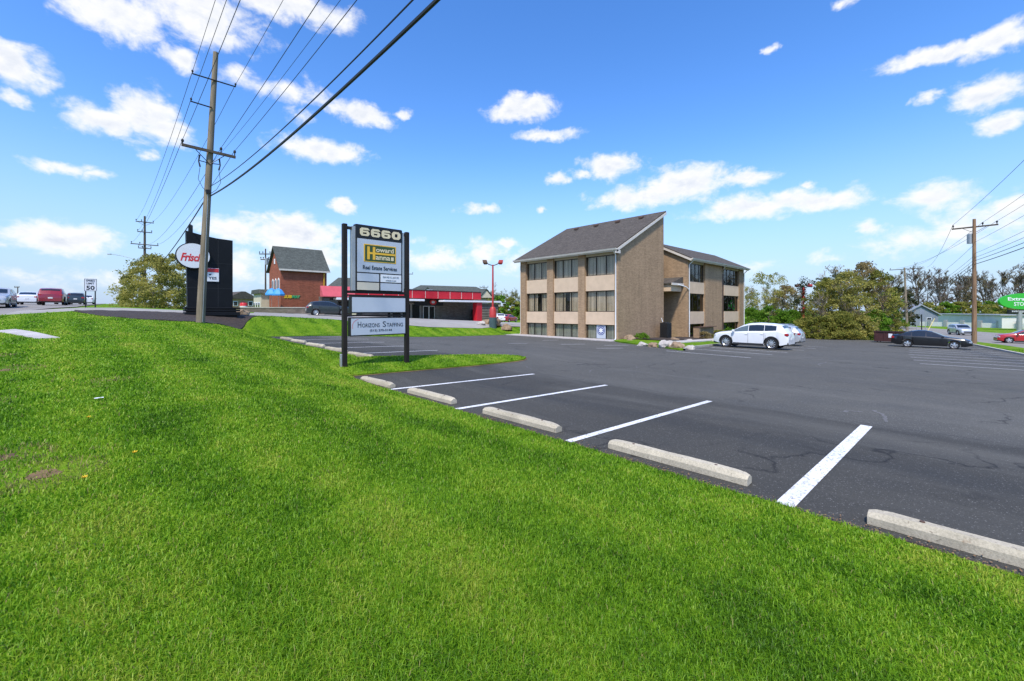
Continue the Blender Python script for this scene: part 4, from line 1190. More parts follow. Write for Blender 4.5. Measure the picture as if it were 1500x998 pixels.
for zz in (1.9, 3.6):
    MB().box(-1.26, 1.2, -.287, -.281, zz - .01, zz + .01).build('panel_seam', MT['plastic'], py)
rb_ = MB().bbox(-.35, .42, -.34, -.282, 2.35, 3.25, .01).build('reader_board', MT['white'], py)
MB().box(-.33, .40, -.35, -.3405, 2.98, 3.23).build('header_strip', MT['redsign'], rb_)
MB().prism([(-.18, 2.86), (.02, 2.86), (-.08, 2.74)], 'y', -.346, -.3405).build('arrow_mark', MT['ink'], rb_)
text_mesh('YES', 'lettering', MT['ink'], rb_, (.06, -.3415, 2.58), .46, .18, bold=.02)
MB().bbox(-1.22, -.98, -.12, .12, 5.45, 6.05, .03).tube([(-1.1, 0, 5.4), (-1.1, 0, 6.1)], .05, 8).build('post_cap', MT['black'], py)  # dark can on a stub, shaped as a short post cap, no lamp
# ------------------------------------------------------------------ vehicles
def interp(ps, x):
    if x >= ps[0][0]: return ps[0][1]
    for (a, b), (c, d) in zip(ps, ps[1:]):
        if x >= c:
            t = (x - a) / (c - a); t = t * t * (3 - 2 * t) * .35 + t * .65
            return b + (d - b) * t
    return ps[-1][1]

SPEC = {
 'suv': dict(L=4.85, W=1.92, wb=2.93, wr=.40, arch=.455, sill=.27,
   top=[(2.42, .62), (2.40, .74), (2.30, .95), (2.0, 1.05), (1.45, 1.11), (1.15, 1.15), (.35, 1.57), (.0, 1.675), (-.6, 1.715), (-1.4, 1.68), (-1.85, 1.61), (-2.02, 1.55), (-2.30, 1.18), (-2.40, 1.05), (-2.43, .60)],
   belt=[(2.42, .58), (2.40, .68), (2.3, .86), (2.0, .97), (1.15, 1.08), (-1.0, 1.15), (-1.9, 1.22), (-2.3, 1.10), (-2.42, .9), (-2.43, .55)],
   cab=(1.15, -2.30), roof=(.2, -1.95), win=[(1.02, .0), (-.035, -1.0), (-1.03, -1.74)], wgap=.05),
 'sedan': dict(L=4.9, W=1.86, wb=2.80, wr=.335, arch=.385, sill=.20,
   top=[(2.45, .50), (2.43, .60), (2.32, .74), (2.0, .84), (1.3, .95), (1.0, .99), (.05, 1.40), (-.3, 1.475), (-.7, 1.475), (-1.2, 1.38), (-1.92, 1.12), (-2.05, 1.09), (-2.32, 1.05), (-2.42, .95), (-2.45, .55)],
   belt=[(2.45, .46), (2.43, .54), (2.3, .66), (2.0, .76), (1.0, .88), (-1.0, .95), (-1.8, 1.0), (-2.3, .97), (-2.42, .85), (-2.45, .5)],
   cab=(1.0, -1.98), roof=(-.05, -1.05), win=[(.86, -.20), (-.26, -1.10), (-1.15, -1.62)], wgap=.04),
 'hatch': dict(L=4.3, W=1.80, wb=2.62, wr=.32, arch=.375, sill=.20,
   top=[(2.13, .55), (2.11, .66), (2.0, .82), (1.7, .92), (1.2, 1.0), (.95, 1.04), (.15, 1.42), (-.2, 1.50), (-.7, 1.51), (-1.3, 1.46), (-1.65, 1.38), (-1.98, 1.05), (-2.09, .98), (-2.13, .55)],
   belt=[(2.13, .5), (2.11, .6), (2.0, .73), (1.7, .83), (.95, .93), (-1.0, 1.0), (-1.7, 1.05), (-2.0, .99), (-2.12, .82), (-2.13, .5)],
   cab=(.95, -1.98), roof=(.05, -1.55), win=[(.82, -.12), (-.18, -.95), (-1.0, -1.5)], wgap=.04),
}

def make_car(name, kind, paint, label, cat, loc, heading, group=None, glass='carglass', lower=True, sgn_text=None, scale=1.0, side_plate=None, rails=False):
    """heading: angle of the nose, x axis = forward"""
    S = SPEC[kind]; L, W = S['L'], S['W']; hl = L / 2
    root = thing(name, label, cat, loc, heading, group)
    root.scale = (scale,) * 3
    ax = (S['wb'] / 2 + .02, -S['wb'] / 2 + .02); A_ = S['arch']; wr = S['wr']
    xs = set(round(hl - 1e-3 - (L - 2e-3) * i / 34, 4) for i in range(35))
    for c in ax:
        for k in range(9): xs.add(round(c + A_ * math.cos(PI * k / 8), 4))
        xs.add(round(c + A_ + .015, 4)); xs.add(round(c - A_ - .015, 4))
    for p in S['top']: xs.add(round(clamp(p[0], -hl + 1e-3, hl - 1e-3), 4))
    for (a, b) in S['win']: xs.update((a, b))
    xs = sorted(xs, reverse=True)
    cf, cr_ = S['cab']
    def width(x):
        u = abs(x / hl); return W / 2 * (1 - .16 * u ** 7 - .045 * u ** 2)
    def section(x):
        w_ = width(x); zb = S['sill'] + (.10 * ss(hl * .80, hl, abs(x)))
        za = zb
        for c in ax:
            d = abs(x - c)
            if d < A_: za = max(za, wr + math.sqrt(max(0, A_ * A_ - d * d)) * .98)
        zt = interp(S['top'], x); zs = min(interp(S['belt'], x), zt - .02)
        zm = max(zb + .55 * (zs - zb), za + .03); zm = min(zm, zs - .01)
        if cr_ < x < cf:
            f = clamp((zt - zs) / (.52 if kind == 'suv' else .46), 0, 1)
            wr_ = w_ * (.95 - .17 * f); zr = zt - .045 * f - .01
        else:
            wr_ = w_ * .93; zr = zs + (zt - zs) * .55
        return dict(w=w_, zb=zb, za=za, zm=zm, zs=zs, zr=zr, zt=zt, wr=wr_)
    vs = []; NP = 9
    for x in xs:
        q = section(x)
        half = [(0, max(q['zb'], q['za']) + .0), (q['w'] * .80, max(q['zb'], q['za'])), (q['w'] * .965, max(q['zb'] + .03, q['za'])), (q['w'], q['zm']), (q['w'] * .985, q['zs'] - .035),
                (q['w'] * .955, q['zs']), (q['wr'], q['zr']), (q['wr'] * .86, q['zt'] - .004), (0, q['zt'] + .02)]
        for (y, z) in half: vs.append((x, y, z))
    fs = []
    n = len(xs)
    for i in range(n - 1):
        for k in range(NP - 1):
            fs.append((i*NP+k, (i+1)*NP+k, (i+1)*NP+k+1, i*NP+k+1))
    fs.append(tuple(range(NP - 1, -1, -1))); fs.append(tuple((n-1)*NP + k for k in range(NP)))
    mb = MB(); mb.add(vs, [tuple(reversed(f)) for f in fs]); mb.add([(x, -y, z) for x, y, z in vs], fs)
    body = mb.build('body', paint, root, smooth=32)
    # ---- glazing, proud of the shell by 4 mm
    def side(x0, x1, s, fz0=.10, fz1=.88):
        g = MB(); st = [x for x in xs if x1 - 1e-4 <= x <= x0 + 1e-4]
        if True:
            vv = []
            for x in st:
                q = section(x)
                for f in (fz0, fz1):
                    y = q['w'] * .955 + (q['wr'] - q['w'] * .955) * f; z = q['zs'] + (q['zr'] - q['zs']) * f
                    vv.append((x, s * (y + .005), z + .002))
            ff = [(2*i, 2*i+1, 2*i+3, 2*i+2) for i in range(len(st) - 1)]
            g.add(vv, ff if s > 0 else [f[::-1] for f in ff])
        return g
    for i, (a, b) in enumerate(S['win']):
        for s in (1, -1): side(a, b, s).build('side_window', MT['carglass' if i else glass], root)
    def screen(x0, x1, name_):
        g = MB(); st = [x for x in xs if x1 - 1e-4 <= x <= x0 + 1e-4]; vv = []
        for j, x in enumerate(st):
            q = section(x); xa, xb = st[max(j - 1, 0)], st[min(j + 1, len(st) - 1)]
            sl_ = (section(xa)['zt'] - section(xb)['zt']) / (xa - xb); nl = math.hypot(1, sl_)
            for f in (-.84, -.5, 0, .5, .84):
                y = q['wr'] * f; z = q['zt'] + .02 * (1 - abs(f) / .86) - (.004 if abs(f) > .8 else 0)
                vv.append((x - sl_ / nl * .007, y, z + .007 / nl))
        ff = [(5*i+k, 5*i+k+1, 5*i+k+6, 5*i+k+5) for i in range(len(st) - 1) for k in range(4)]
        g.add(vv, [f for f in ff]); g.build(name_, MT['carglass'], root)
    rf_, rb2 = S['roof']
    screen(cf - .06, rf_ + .12, 'windscreen'); screen(rb2 - .06, cr_ + .05, 'rear_window')
    # ---- seams, sills, bumpers, lamps
    for x in (S['win'][0][0] + .04, S['win'][1][0] + .03, S['win'][2][0] + .02):
        q = section(x)
        for s in (1, -1):
            sm = MB(); sm.box(x - .006, x + .006, s * q['w'] - .004 if s > 0 else -q['w'] - .003, s * q['w'] + .003 if s > 0 else -q['w'] + .004, q['zb'] + .12, q['zs'] - .05); sm.build('door_seam', MT['plastic'], root)
    for x in (S['win'][0][1] + .12, S['win'][1][1] + .12):
        q = section(x)
        for s in (1, -1): MB().bbox(x - .09, x + .09, s * q['w'] - .02, s * q['w'] + .025, q['zs'] - .17, q['zs'] - .135, .006).build('door_handle', paint, root)
    if lower:
        for s in (1, -1):
            xa, xb = ax[0] - A_ - .02, ax[1] + A_ + .02
            w_ = width(0) ; MB().bbox(xb, xa, s * w_ * .93 - .05, s * w_ * .93 + .06, S['sill'] - .04, S['sill'] + .11, .015).build('sill_trim', MT['plastic'], root)
        MB().bbox(-hl + .005, -hl + .5, -W * .40, W * .40, S['sill'] + .03, S['sill'] + .26, .03).build('bumper', MT['plastic'], root)
        MB().bbox(hl - .5, hl - .005, -W * .40, W * .40, S['sill'] - .0, S['sill'] + .18, .03).build('bumper', MT['plastic'], root)
    if kind == 'suv':
        for c in ax:
            for s in (1, -1):
                w_ = width(c)
                pp = [(c + (A_ + .005) * math.cos(t), s * (w_ * .985), wr + (A_ + .005) * math.sin(t)) for t in [PI * k / 14 for k in range(15)]]
                MB().tube(pp, .028, 6).build('arch_lip', MT['plastic'], root, smooth=40)
    if rails:
        for s in (1, -1): MB().tube([(.1, s * W * .36, 1.69), (-.0, s * W * .36, 1.76), (-1.5, s * W * .36, 1.75), (-1.65, s * W * .36, 1.68)], .018, 6).build('roof_rail', MT['alloy'], root, smooth=40)
    zsr = interp(S['belt'], -hl + .12)
    for s in (1, -1):
        x = -hl + .17; q = section(x)
        tl = MB().bbox(-hl - .012 + .03, -hl + .34, s * q['w'] * .99 - (.26 if s > 0 else -.0) - (0 if s > 0 else .012), s * q['w'] * .99 + (.012 if s > 0 else .26), zsr - .20, zsr - .02, .03)
        tl.build('taillight', MT['tail'], root, smooth=35)
        x = hl - .2; q = section(x); zh = interp(S['belt'], x)
        hd = MB().bbox(hl - .40, hl - .06, s * q['w'] * .975 - (.26 if s > 0 else 0) - (0 if s > 0 else .01), s * q['w'] * .975 + (.01 if s > 0 else .26), zh - .17, zh - .01, .035)
        hd.build('headlight', MT['head'], root, smooth=35)
        xm = S['win'][0][0] - .08; q = section(xm)
        MB().bbox(xm - .09, xm + .07, s * (q['w'] + .12) - .10, s * (q['w'] + .12) + .08, q['zs'] + .01, q['zs'] + .16, .03).build('mirror', paint, root, smooth=35)
    MB().bbox(hl - .06, hl + .008, -W * .27, W * .27, .44, .66 if kind == 'suv' else .56, .012).build('grille', MT['plastic'], root)
    MB().bbox(-hl - .012, -hl + .02, -.16, .16, .62 if kind != 'sedan' else .58, .76 if kind != 'sedan' else .70, .004).build('number_plate', MT['plate'], root)
    # ---- wheels
    for c in ax:
        for s in (1, -1):
            yc = s * (width(c) - .125)
            prof = [(wr * .66, -.10), (wr * .95, -.11), (wr, -.08), (wr, .08), (wr * .95, .11), (wr * .66, .10)]
            t = MB(); N_ = 28; vv = []
            for k in range(N_):
                a = 2 * PI * k / N_
                for (r, w_) in prof: vv.append((r * math.cos(a), w_, r * math.sin(a)))
            m_ = len(prof)
            t.add(vv, [(k*m_+j, k*m_+j+1, ((k+1) % N_)*m_+j+1, ((k+1) % N_)*m_+j) for k in range(N_) for j in range(m_ - 1)])
            wh = t.build('wheel', MT['rubber'], root, smooth=40, loc=(c, yc, wr))
            r = MB(); yo = s * .085
            ns = 10 if kind == 'suv' else 5
            for k in range(ns):
                a = 2 * PI * k / ns + .2
                ca, sa = math.cos(a), math.sin(a); w1, w2 = (.030, .022) if ns == 10 else (.045, .06)
                vv = []
                for (rr_, ww, yy) in ((.05, w1, yo), (wr * .67, w2, yo * .8)):
                    for q_ in (-1, 1): vv.append((rr_ * ca - q_ * ww * sa, yy, rr_ * sa + q_ * ww * ca))
                for (rr_, ww, yy) in ((.05, w1, yo * .6), (wr * .67, w2, yo * .5)):
                    for q_ in (-1, 1): vv.append((rr_ * ca - q_ * ww * sa, yy, rr_ * sa + q_ * ww * ca))
                r.add(vv, [(0, 1, 3, 2), (4, 6, 7, 5), (0, 2, 6, 4), (1, 5, 7, 3)])
            r.cyl((0, yo * .85, 0), 'y', .065, .03, 16)
            N2 = 28; vv = []
            for k in range(N2):
                a = 2 * PI * k / N2
                for (rr_, yy) in ((wr * .60, yo * .75), (wr * .68, yo * 1.05), (wr * .70, yo * .9)): vv.append((rr_ * math.cos(a), yy, rr_ * math.sin(a)))
            r.add(vv, [(k*3+j, k*3+j+1, ((k+1) % N2)*3+j+1, ((k+1) % N2)*3+j) for k in range(N2) for j in range(2)])
            r.build('rim', MT['alloy'], wh, smooth=40)
            MB().cyl((0, yo * .3, 0), 'y', wr * .66, .02, 24).build('brake_drum', MT['plastic'], wh)
    return root
UP = R(90)      # nose towards +y
PW = car_paint('white_paint', (.78, .79, .80)); PS = car_paint('silver_paint', (.50, .52, .54), .35); PK = car_paint('black_paint', (.006, .0065, .008))
PR = car_paint('dark_red_paint', (.25, .010, .018)); PRR = car_paint('bright_red_paint', (.42, .012, .015)); PG = car_paint('dark_grey_paint', (.022, .030, .032)); PGN = car_paint('dark_green_paint2', (.02, .05, .04))
make_car('parked_car', 'suv', PW, 'white SUV parked nose first at the planting bed by the office', 'car', (34.0, 10.75, lot_z(34, 10.75) + .01), UP, 'cars parked in the office lot', 'carglass_pale', True, scale=1.02).scale = (1.02, 1.02, 1.07)
make_car('parked_car', 'suv', PS, 'silver SUV half hidden behind the white SUV', 'car', (41.6, 11.75, lot_z(41.6, 11.75) + .01), UP, 'cars parked in the office lot', rails=True)
make_car('parked_car', 'sedan', PK, 'glossy black sedan parked beside the brown utility pole', 'car', (50.8, 2.2, lot_z(50.8, 2.2) + .01), -UP, 'cars parked in the office lot', lower=False)
def road_z(x, y): return G(x, y) + .01
def put(kind, paint, label, u, Y, head, group, name='car', **k):
    x, y = pt(u, Y); return make_car(name, kind, paint, label, 'car', (x, y, road_z(x, y) + k.pop('dz', 0)), head, group, **k)
gR = 'cars on the main road'
make_car('car', 'hatch', PS, 'silver car cut off by the left edge of the picture', 'car', (-6.9, 50.5, road_z(-6.9, 50.5)), -UP, gR)
make_car('car', 'suv', PGN, 'dark green car behind the silver one at the left edge', 'car', (-8.9, 60.5, road_z(-8.9, 60.5)), -UP, gR)
make_car('car', 'sedan', PW, 'white car left of the dark red SUV on the main road', 'car', (-7.75, 75.5, road_z(-7.75, 75.5)), UP, gR)
make_car('car', 'suv', PR, 'dark red SUV seen from behind on the main road', 'car', (-4.95, 63.5, road_z(-4.95, 63.5)), UP, gR)
make_car('car', 'hatch', PG, 'dark grey car beyond the red SUV, left of the speed sign', 'car', (-4.0, 77.5, road_z(-4.0, 77.5)), UP, gR)
make_car('car', 'sedan', PW, 'white car between the posts of the speed sign', 'car', (-3.9, 98, road_z(-3.9, 98)), UP, gR)
make_car('car', 'hatch', PS, 'pale grey car just right of the dark red SUV, far off', 'car', (-6.1, 92, road_z(-6.1, 92)), UP, gR)
make_car('parked_car', 'suv', PG, 'dark SUV parked at the restaurant behind the tenant sign', 'car', (*pt(481, 43.2), G(*pt(481, 43.2)) + .03), R(-12), 'cars at the restaurant', scale=.86)
make_car('parked_car', 'hatch', PW, 'white car right of the red lamp post base', 'car', (*pt(731, 78), G(*pt(731, 78)) + .03), R(60), 'cars at the restaurant')
make_car('parked_car', 'sedan', PRR, 'red car by the trees left of the office', 'car', (*pt(745, 80), G(*pt(745, 80)) + .03), R(20), 'cars at the restaurant')
gS = 'cars on the side street'
make_car('car', 'suv', PS, 'silver SUV on the side street behind the black sedan', 'car', (97.5, .8, road_z(97.5, .8)), R(-160), gS)
make_car('car', 'hatch', PRR, 'red hatchback on the side street near the right edge', 'car', (69.6, -4.1, road_z(69.6, -4.1)), R(100), gS)
make_car('car', 'hatch', PS, 'pale car behind the red hatchback at the right edge', 'car', (84, -9.0, road_z(84, -9.0)), R(100), gS)

# ------------------------------------------------------------------ maroon skip behind the black sedan
sk = thing('dumpster', 'low maroon dumpster with two white stickers behind the black sedan', 'dumpster', (57.6, 5.4, lot_z(57.6, 5.4)), R(-4))
MB().prism([(-.75, .15), (.85, .15), (.85, 1.05), (-.75, 1.15)], 'y', -1.15, 1.15).build('bin', MT['brown_dump'], sk)
for yy in (-1.1, -.4, .35, 1.05): MB().box(-.80, -.752, yy - .04, yy + .04, .16, 1.1).build('rib', MT['brown_dump'], sk)
MB().box(-.82, -.752, -1.17, 1.17, 1.101, 1.16).build('rim_bar', MT['brown_dump'], sk)
MB().prism([(-.78, 1.17), (.88, 1.07), (.88, 1.12), (-.78, 1.22)], 'y', -1.17, 1.17).build('lid', MT['plastic'], sk)
MB().box(-.759, -.753, -.28, .02, .55, .95).build('sticker', MT['white'], sk); MB().box(-.759, -.753, -.95, -.48, .58, .92).build('sticker', MT['white'], sk)
for yy in (-.9, .9):
    for xx in (-.6, .7): MB().cyl((xx, yy, .08), 'y', .08, .06, 12).build('castor', MT['rubber'], sk)
# ------------------------------------------------------------------ trees and shrubs
def leaf_cloud(rr, centers, radii, n_per, size, flat=.7):
    """leaf-sized quads gathered in clumps; returns verts (n*4,3) and a tint per vertex"""
    C_ = np.array(centers); Rd = np.array(radii)
    k = len(C_)
    cid = np.repeat(np.arange(k), n_per); n = len(cid)
    d = rr.normal(size=(n, 3)); d /= np.linalg.norm(d, axis=1)[:, None]
    rad = Rd[cid] * (rr.random(n) ** .45)
    P = C_[cid] + d * rad[:, None] * np.array([1, 1, flat])
    a = rr.normal(size=(n, 3)); a /= np.linalg.norm(a, axis=1)[:, None]
    b = np.cross(a, rr.normal(size=(n, 3))); b /= np.maximum(np.linalg.norm(b, axis=1), 1e-6)[:, None]
    s = size * (.55 + .9 * rr.random(n))
    A_ = a * (s * .62)[:, None]; B_ = b * (s * .36)[:, None]
    V = np.stack([P - A_, P - B_, P + A_, P + B_], 1).reshape(-1, 3)
    ct = rr.random(k)
    t = np.clip(.55 * ct[cid] + .45 * rr.random(n), 0, 1)
    return V, np.repeat(t, 4)

def grow(rr, base, h, r0, levels, spread, ratio, gravity=0.0, seg=3, first=.35, kids=(3, 5), bend=.18, upward=.35):
    """recursive limbs; returns list of (points, radii, level) and the tips"""
    limbs = []; tips = []
    def rec(p, d, L, r, lev):
        pts = [p]; rs = [r]; q = p
        n = seg if lev else seg + 2
        for i in range(n):
            d = (d + Vector((rr.gauss(0, bend), rr.gauss(0, bend), rr.gauss(0, bend * .5) + (upward * .15 if lev else .05) - gravity))).normalized()
            q = q + d * (L / n); pts.append(q); rs.append(r * (1 - .62 * (i + 1) / n))
        limbs.append((pts, rs, lev))
        if lev >= levels: tips.append((q, lev)); return
        for _ in range(rr.randint(*kids)):
            f = rr.uniform(first if lev == 0 else .25, 1.0); i = min(n - 1, int(f * n))
            pp = pts[i].lerp(pts[i + 1], f * n - i)
            ang = rr.uniform(0, 2 * PI); sp_ = rr.uniform(.55, 1.0) * spread
            o = d.orthogonal().normalized(); o.rotate(Matrix.Rotation(ang, 3, d))
            nd = (d * math.cos(sp_) + o * math.sin(sp_) + Vector((0, 0, upward * .5))).normalized()
            rec(pp, nd, L * ratio * rr.uniform(.7, 1.15), max(rs[i] * .62, .004), lev + 1)
        tips.append((q, lev))
    rec(Vector(base), Vector((rr.gauss(0, .05), rr.gauss(0, .05), 1)).normalized(), h, r0, 0)
    return limbs, tips

def build_limbs(limbs, name, mat, parent, lev0, lev1, sides=(8, 5, 4, 3, 3, 3), minr=0.0):
    mb = MB()
    for pts, rs, lev in limbs:
        if lev0 <= lev <= lev1:
            mb.tube(pts, [max(r, minr) for r in rs], sides[min(lev, 5)], cap=(lev == 0))
    return mb.build(name, mat, parent, smooth=60)

def leafy_tree(x, y, h, w, leaf, label, seed, cat='tree', group=None, name='tree', n_clump=90, n_per=60, size=.2, low=.18, bark='bark', z=None, dens=1.0, trunk_h=.5, twigs=False, gaps=.5, dome=None):
    rr = random.Random(seed); nr = np.random.default_rng(seed)
    z0 = G(x, y) if z is None else z
    root = thing(name, label, cat, (x, y, z0 - .05), rr.uniform(0, 6), group)
    if dome is None: dome = low < .1
    limbs, tips = grow(rr, (0, 0, 0), h * (trunk_h + .06), h * .018 + .04, 4 if h > 4 else 3, .75, .62, kids=(3, 4), first=.15, upward=.5)
    build_limbs(limbs, 'trunk', MT[bark], root, 0, 1)
    build_limbs(limbs, 'limbs', MT[bark], root, 2, 5, minr=.016)
    cs = []; rs = []
    off_ = Vector((seed * 3.1, seed * 1.7, 0))
    tries = 0
    while len(cs) < n_clump and tries < n_clump * 30:
        tries += 1
        u = rr.uniform(-1, 1); t = rr.uniform(0, 2 * PI); rho = rr.uniform(.25, 1) ** .5
        zz = low + (1 - low) * (u * .5 + .5)
        prof = math.sqrt(max(0, 1 - (u * .96) ** 2)) * (1.0 if u > -.2 else .94)
        if dome: prof = max(.15, (1 - (.5 * u + .5) ** 2.4) ** .6)
        px_ = rho * math.cos(t) * prof * w / 2; py_ = rho * math.sin(t) * prof * w / 2; pz = zz * h
        nv = noise.noise(Vector((px_, py_, pz)) * (1.6 / max(1.5, w * .35)) + off_)
        if nv < -.28 + gaps * .25: continue
        k = 1 + (.14 if dome else .30) * noise.noise(Vector((px_, py_, pz)) * .45 + off_ * 2)
        cs.append((px_ * k, py_ * k, pz * (1 + .12 * (k - 1)))); rs.append(rr.uniform(.30, .75) * w * .13 + .12)
    V, T = leaf_cloud(nr, cs, rs, int(n_per * dens), size)
    n = len(V) // 4
    np_mesh('crown', V, np.arange(n * 4), np.arange(n) * 4, np.full(n, 4), MT[leaf], root, {'tint': T})
    return root

def bare_proto(seed, h, r=.16, leaf=None, levels=4, label='', group=None, kids=(3, 4), spread=.62, tw=.028):
    rr = random.Random(seed)
    root = thing('bare_tree', label, 'tree', (0, 0, 0), 0, group)
    limbs, tips = grow(rr, (0, 0, 0), h * .62, r, levels, spread, .52, kids=kids, first=.38, bend=.15, upward=.34)
    build_limbs(limbs, 'trunk', MT['bark_dark'], root, 0, 1, minr=.03)
    build_limbs(limbs, 'branches', MT['bark_dark'], root, 2, 6, minr=tw)
    if leaf:
        nr = np.random.default_rng(seed)
        cs = [t[0] for t in tips if t[1] >= 2]; cs = [cs[i] for i in range(0, len(cs), 2)]
        V, T = leaf_cloud(nr, [tuple(c) for c in cs], [.5] * len(cs), 6, .18)
        n = len(V) // 4
        np_mesh('crown', V, np.arange(n * 4), np.arange(n) * 4, np.full(n, 4), MT[leaf], root, {'tint': T})  # these quads are buds at the twig tips, not a full leaf crown
    return root

# left: big budding shrub behind the pylon
x, y = pt(226, 44)
leafy_tree(x, y, 5.3, 6.6, 'leaf_bush', 'large round budding shrub left of the black pylon', 21, 'shrub', name='shrub', n_clump=190, n_per=62, size=.15, low=.0, gaps=.1, trunk_h=.3)
x, y = pt(256, 47)
leafy_tree(x, y, 5.9, 4.4, 'leaf_bush', 'taller budding shrub right behind the black pylon', 22, 'shrub', name='shrub', n_clump=150, n_per=60, size=.15, low=.0, gaps=.1, trunk_h=.3)
x, y = pt(200, 46)
leafy_tree(x, y, 4.2, 3.0, 'leaf_olive', 'lower greener shrub at the left end of the shrub clump', 23, 'shrub', name='shrub', n_clump=80, n_per=70, size=.15, low=.03, gaps=.1, trunk_h=.3)

# centre right: the thicket beyond the lot
gT = 'trees of the thicket beyond the lot'
TH = [ # u, Y, height, width, leaf, label, clumps, low
 (1121, 72, 9.9, 8.2, 'leaf_bush', 'loose olive tree with bare twigs just right of the office', 130, .15),
 (1152, 70, 7.6, 6.0, 'leaf_brown', 'brownish tree between the olive tree and the red lamp post', 110, .08),
 (1190, 62, 8.3, 5.6, 'leaf_dark', 'dark evergreen top just behind the red lamp post', 95, .2),
 (1212, 54, 7.4, 6.2, 'leaf_olive', 'bushy olive tree right of the red lamp post', 140, .04),
 (1228, 60, 9.0, 5.0, 'leaf_dark', 'dark narrow tree top behind the middle of the thicket', 80, .3),
 (1244, 52, 8.0, 6.6, 'leaf_bush', 'broad pale olive tree in the middle of the thicket', 150, .04),
 (1268, 55, 9.7, 6.6, 'leaf_brown', 'tallest brownish tree of the thicket', 150, .06),
 (1286, 53, 8.4, 5.4, 'leaf_olive', 'olive tree at the right side of the thicket', 130, .04),
 (1302, 57, 6.0, 4.0, 'leaf_green', 'small bright green tree at the right end of the thicket', 100, .04),
]
for i, (u, Y, h, w_, lf, lab, nc, lo) in enumerate(TH):
    x, y = pt(u, Y)
    leafy_tree(x, y, h, w_, lf, lab, 40 + i, 'tree', gT, n_clump=nc, n_per=58 if nc > 95 else 40, size=.17, low=lo, gaps=.25 if nc > 95 else .6)
gH = 'low green shrubs along the lot'
for i, (u, Y, h, w_, lf, lab) in enumerate([
 (1100, 63, 3.7, 5.2, 'leaf_hedge', 'bright green shrub at the right edge of the office'),
 (1128, 61, 3.9, 5.4, 'leaf_hedge', 'bright green shrub behind the roof of the white SUV'),
 (1156, 59, 3.4, 5.0, 'leaf_hedge', 'bright green shrub left of the ivy lamp post foot'),
 (1186, 52, 2.6, 4.4, 'leaf_olive', 'low olive shrub right of the ivy lamp post foot'),
 (1206, 49.5, 2.6, 4.0, 'leaf_olive', 'low olive shrub at the front of the thicket, left part'),
 (1232, 49, 3.2, 4.2, 'leaf_olive', 'low olive shrub at the front of the thicket, middle'),
 (1258, 49.5, 2.8, 4.0, 'leaf_bush', 'pale budding shrub at the front of the thicket, right part'),
 (1282, 50, 3.4, 3.6, 'leaf_green', 'green shrub at the right front corner beside the dumpster')]):
    x, y = pt(u, Y)
    leafy_tree(x, y, h, w_, lf, lab, 70 + i, 'shrub', gH, name='shrub', n_clump=90, n_per=70, size=.15, low=.02, gaps=.05, trunk_h=.35)

gW = 'bare twiggy trees over the thicket'
for i, (u, Y, s, lab) in enumerate(((1098, 78, .62, 'bare twiggy tree nearest the office, left end of the thicket'), (1112, 80, .74, 'bare twiggy tree above the olive tree by the office'), (1134, 79, .70, 'bare twiggy tree left of the vine covered lamp post'), (1160, 76, .60, 'bare twiggy tree just left of the lamp heads'), (1206, 66, .74, 'bare twigs showing over the middle of the thicket'), (1236, 64, .80, 'bare crown sticking out left of the tallest thicket tree'), (1256, 64, .92, 'highest bare branches of the thicket'), (1296, 66, .74, 'bare twiggy tree at the right end of the thicket'))):
    o = bare_proto(301, 12, .13, 'leaf_brown', 4, lab, gW, (3, 5), .7, .022) if i == 0 else copy_tree(wp)
    if i == 0: wp = o
    x, y = pt(u, Y)
    o.location = (x, y, G(x, y) - .1); o.rotation_euler = (0, 0, i * 1.3); o.scale = (s, s, s); o['label'] = lab
# dark conifer and the row of bare trees on the right horizon
x, y = pt(1317, 100)
leafy_tree(x, y, 10.0, 6.5, 'leaf_dark', 'dark conifer behind the second utility pole on the right', 91, n_clump=130, n_per=50, size=.30, low=.08, gaps=.3)
gB = 'bare trees on the right horizon'
protos = [bare_proto(101 + k, 21, .36, 'leaf_brown' if k % 2 else None, 4, 'bare tree', gB, (4, 5), .80, .05) for k in range(5)]
BT = []
rr = random.Random(3)
us = [1308, 1322, 1338, 1350, 1359, 1368, 1376, 1385, 1393, 1402, 1411, 1420, 1437, 1447, 1456, 1466, 1478, 1488, 1499, 1514]
TR_EXTRA = [1345, 1363, 1380, 1398, 1416, 1424, 1442, 1452, 1462, 1472, 1494]
names_ = ['first', 'second', 'third', 'fourth', 'fifth', 'sixth', 'seventh', 'eighth', 'ninth', 'tenth', 'eleventh', 'twelfth', 'thirteenth', 'fourteenth', 'fifteenth', 'sixteenth', 'seventeenth', 'eighteenth', 'nineteenth', 'last']
for i, u in enumerate(us):
    Y = rr.uniform(165, 190) if i > 3 else rr.uniform(150, 175)
    if 1478 <= u: Y = rr.uniform(135, 150)
    x, y = pt(u, Y)
    o = protos[i] if i < 5 else copy_tree(protos[i % 5])
    s = rr.uniform(.82, 1.05)
    o.location = (x, y, G(x, y) - .1); o.rotation_euler = (0, 0, rr.uniform(0, 6.28)); o.scale = (s, s, s)
    place = 'left of the brown utility pole' if u < 1430 else 'right of the brown utility pole'
    o['label'] = 'bare tree on the right horizon, %s from the left, %s' % (names_[i], place)
for i, u in enumerate(TR_EXTRA):
    x, y = pt(u, rr.uniform(195, 215))
    o = copy_tree(protos[(i * 2 + 1) % 5]); s = rr.uniform(.95, 1.12)
    o.location = (x, y, G(x, y) - .1); o.rotation_euler = (0, 0, rr.uniform(0, 6.28)); o.scale = (s, s, s)
    o['label'] = 'bare tree in the back row on the right, %s of that row from the left' % names_[i]
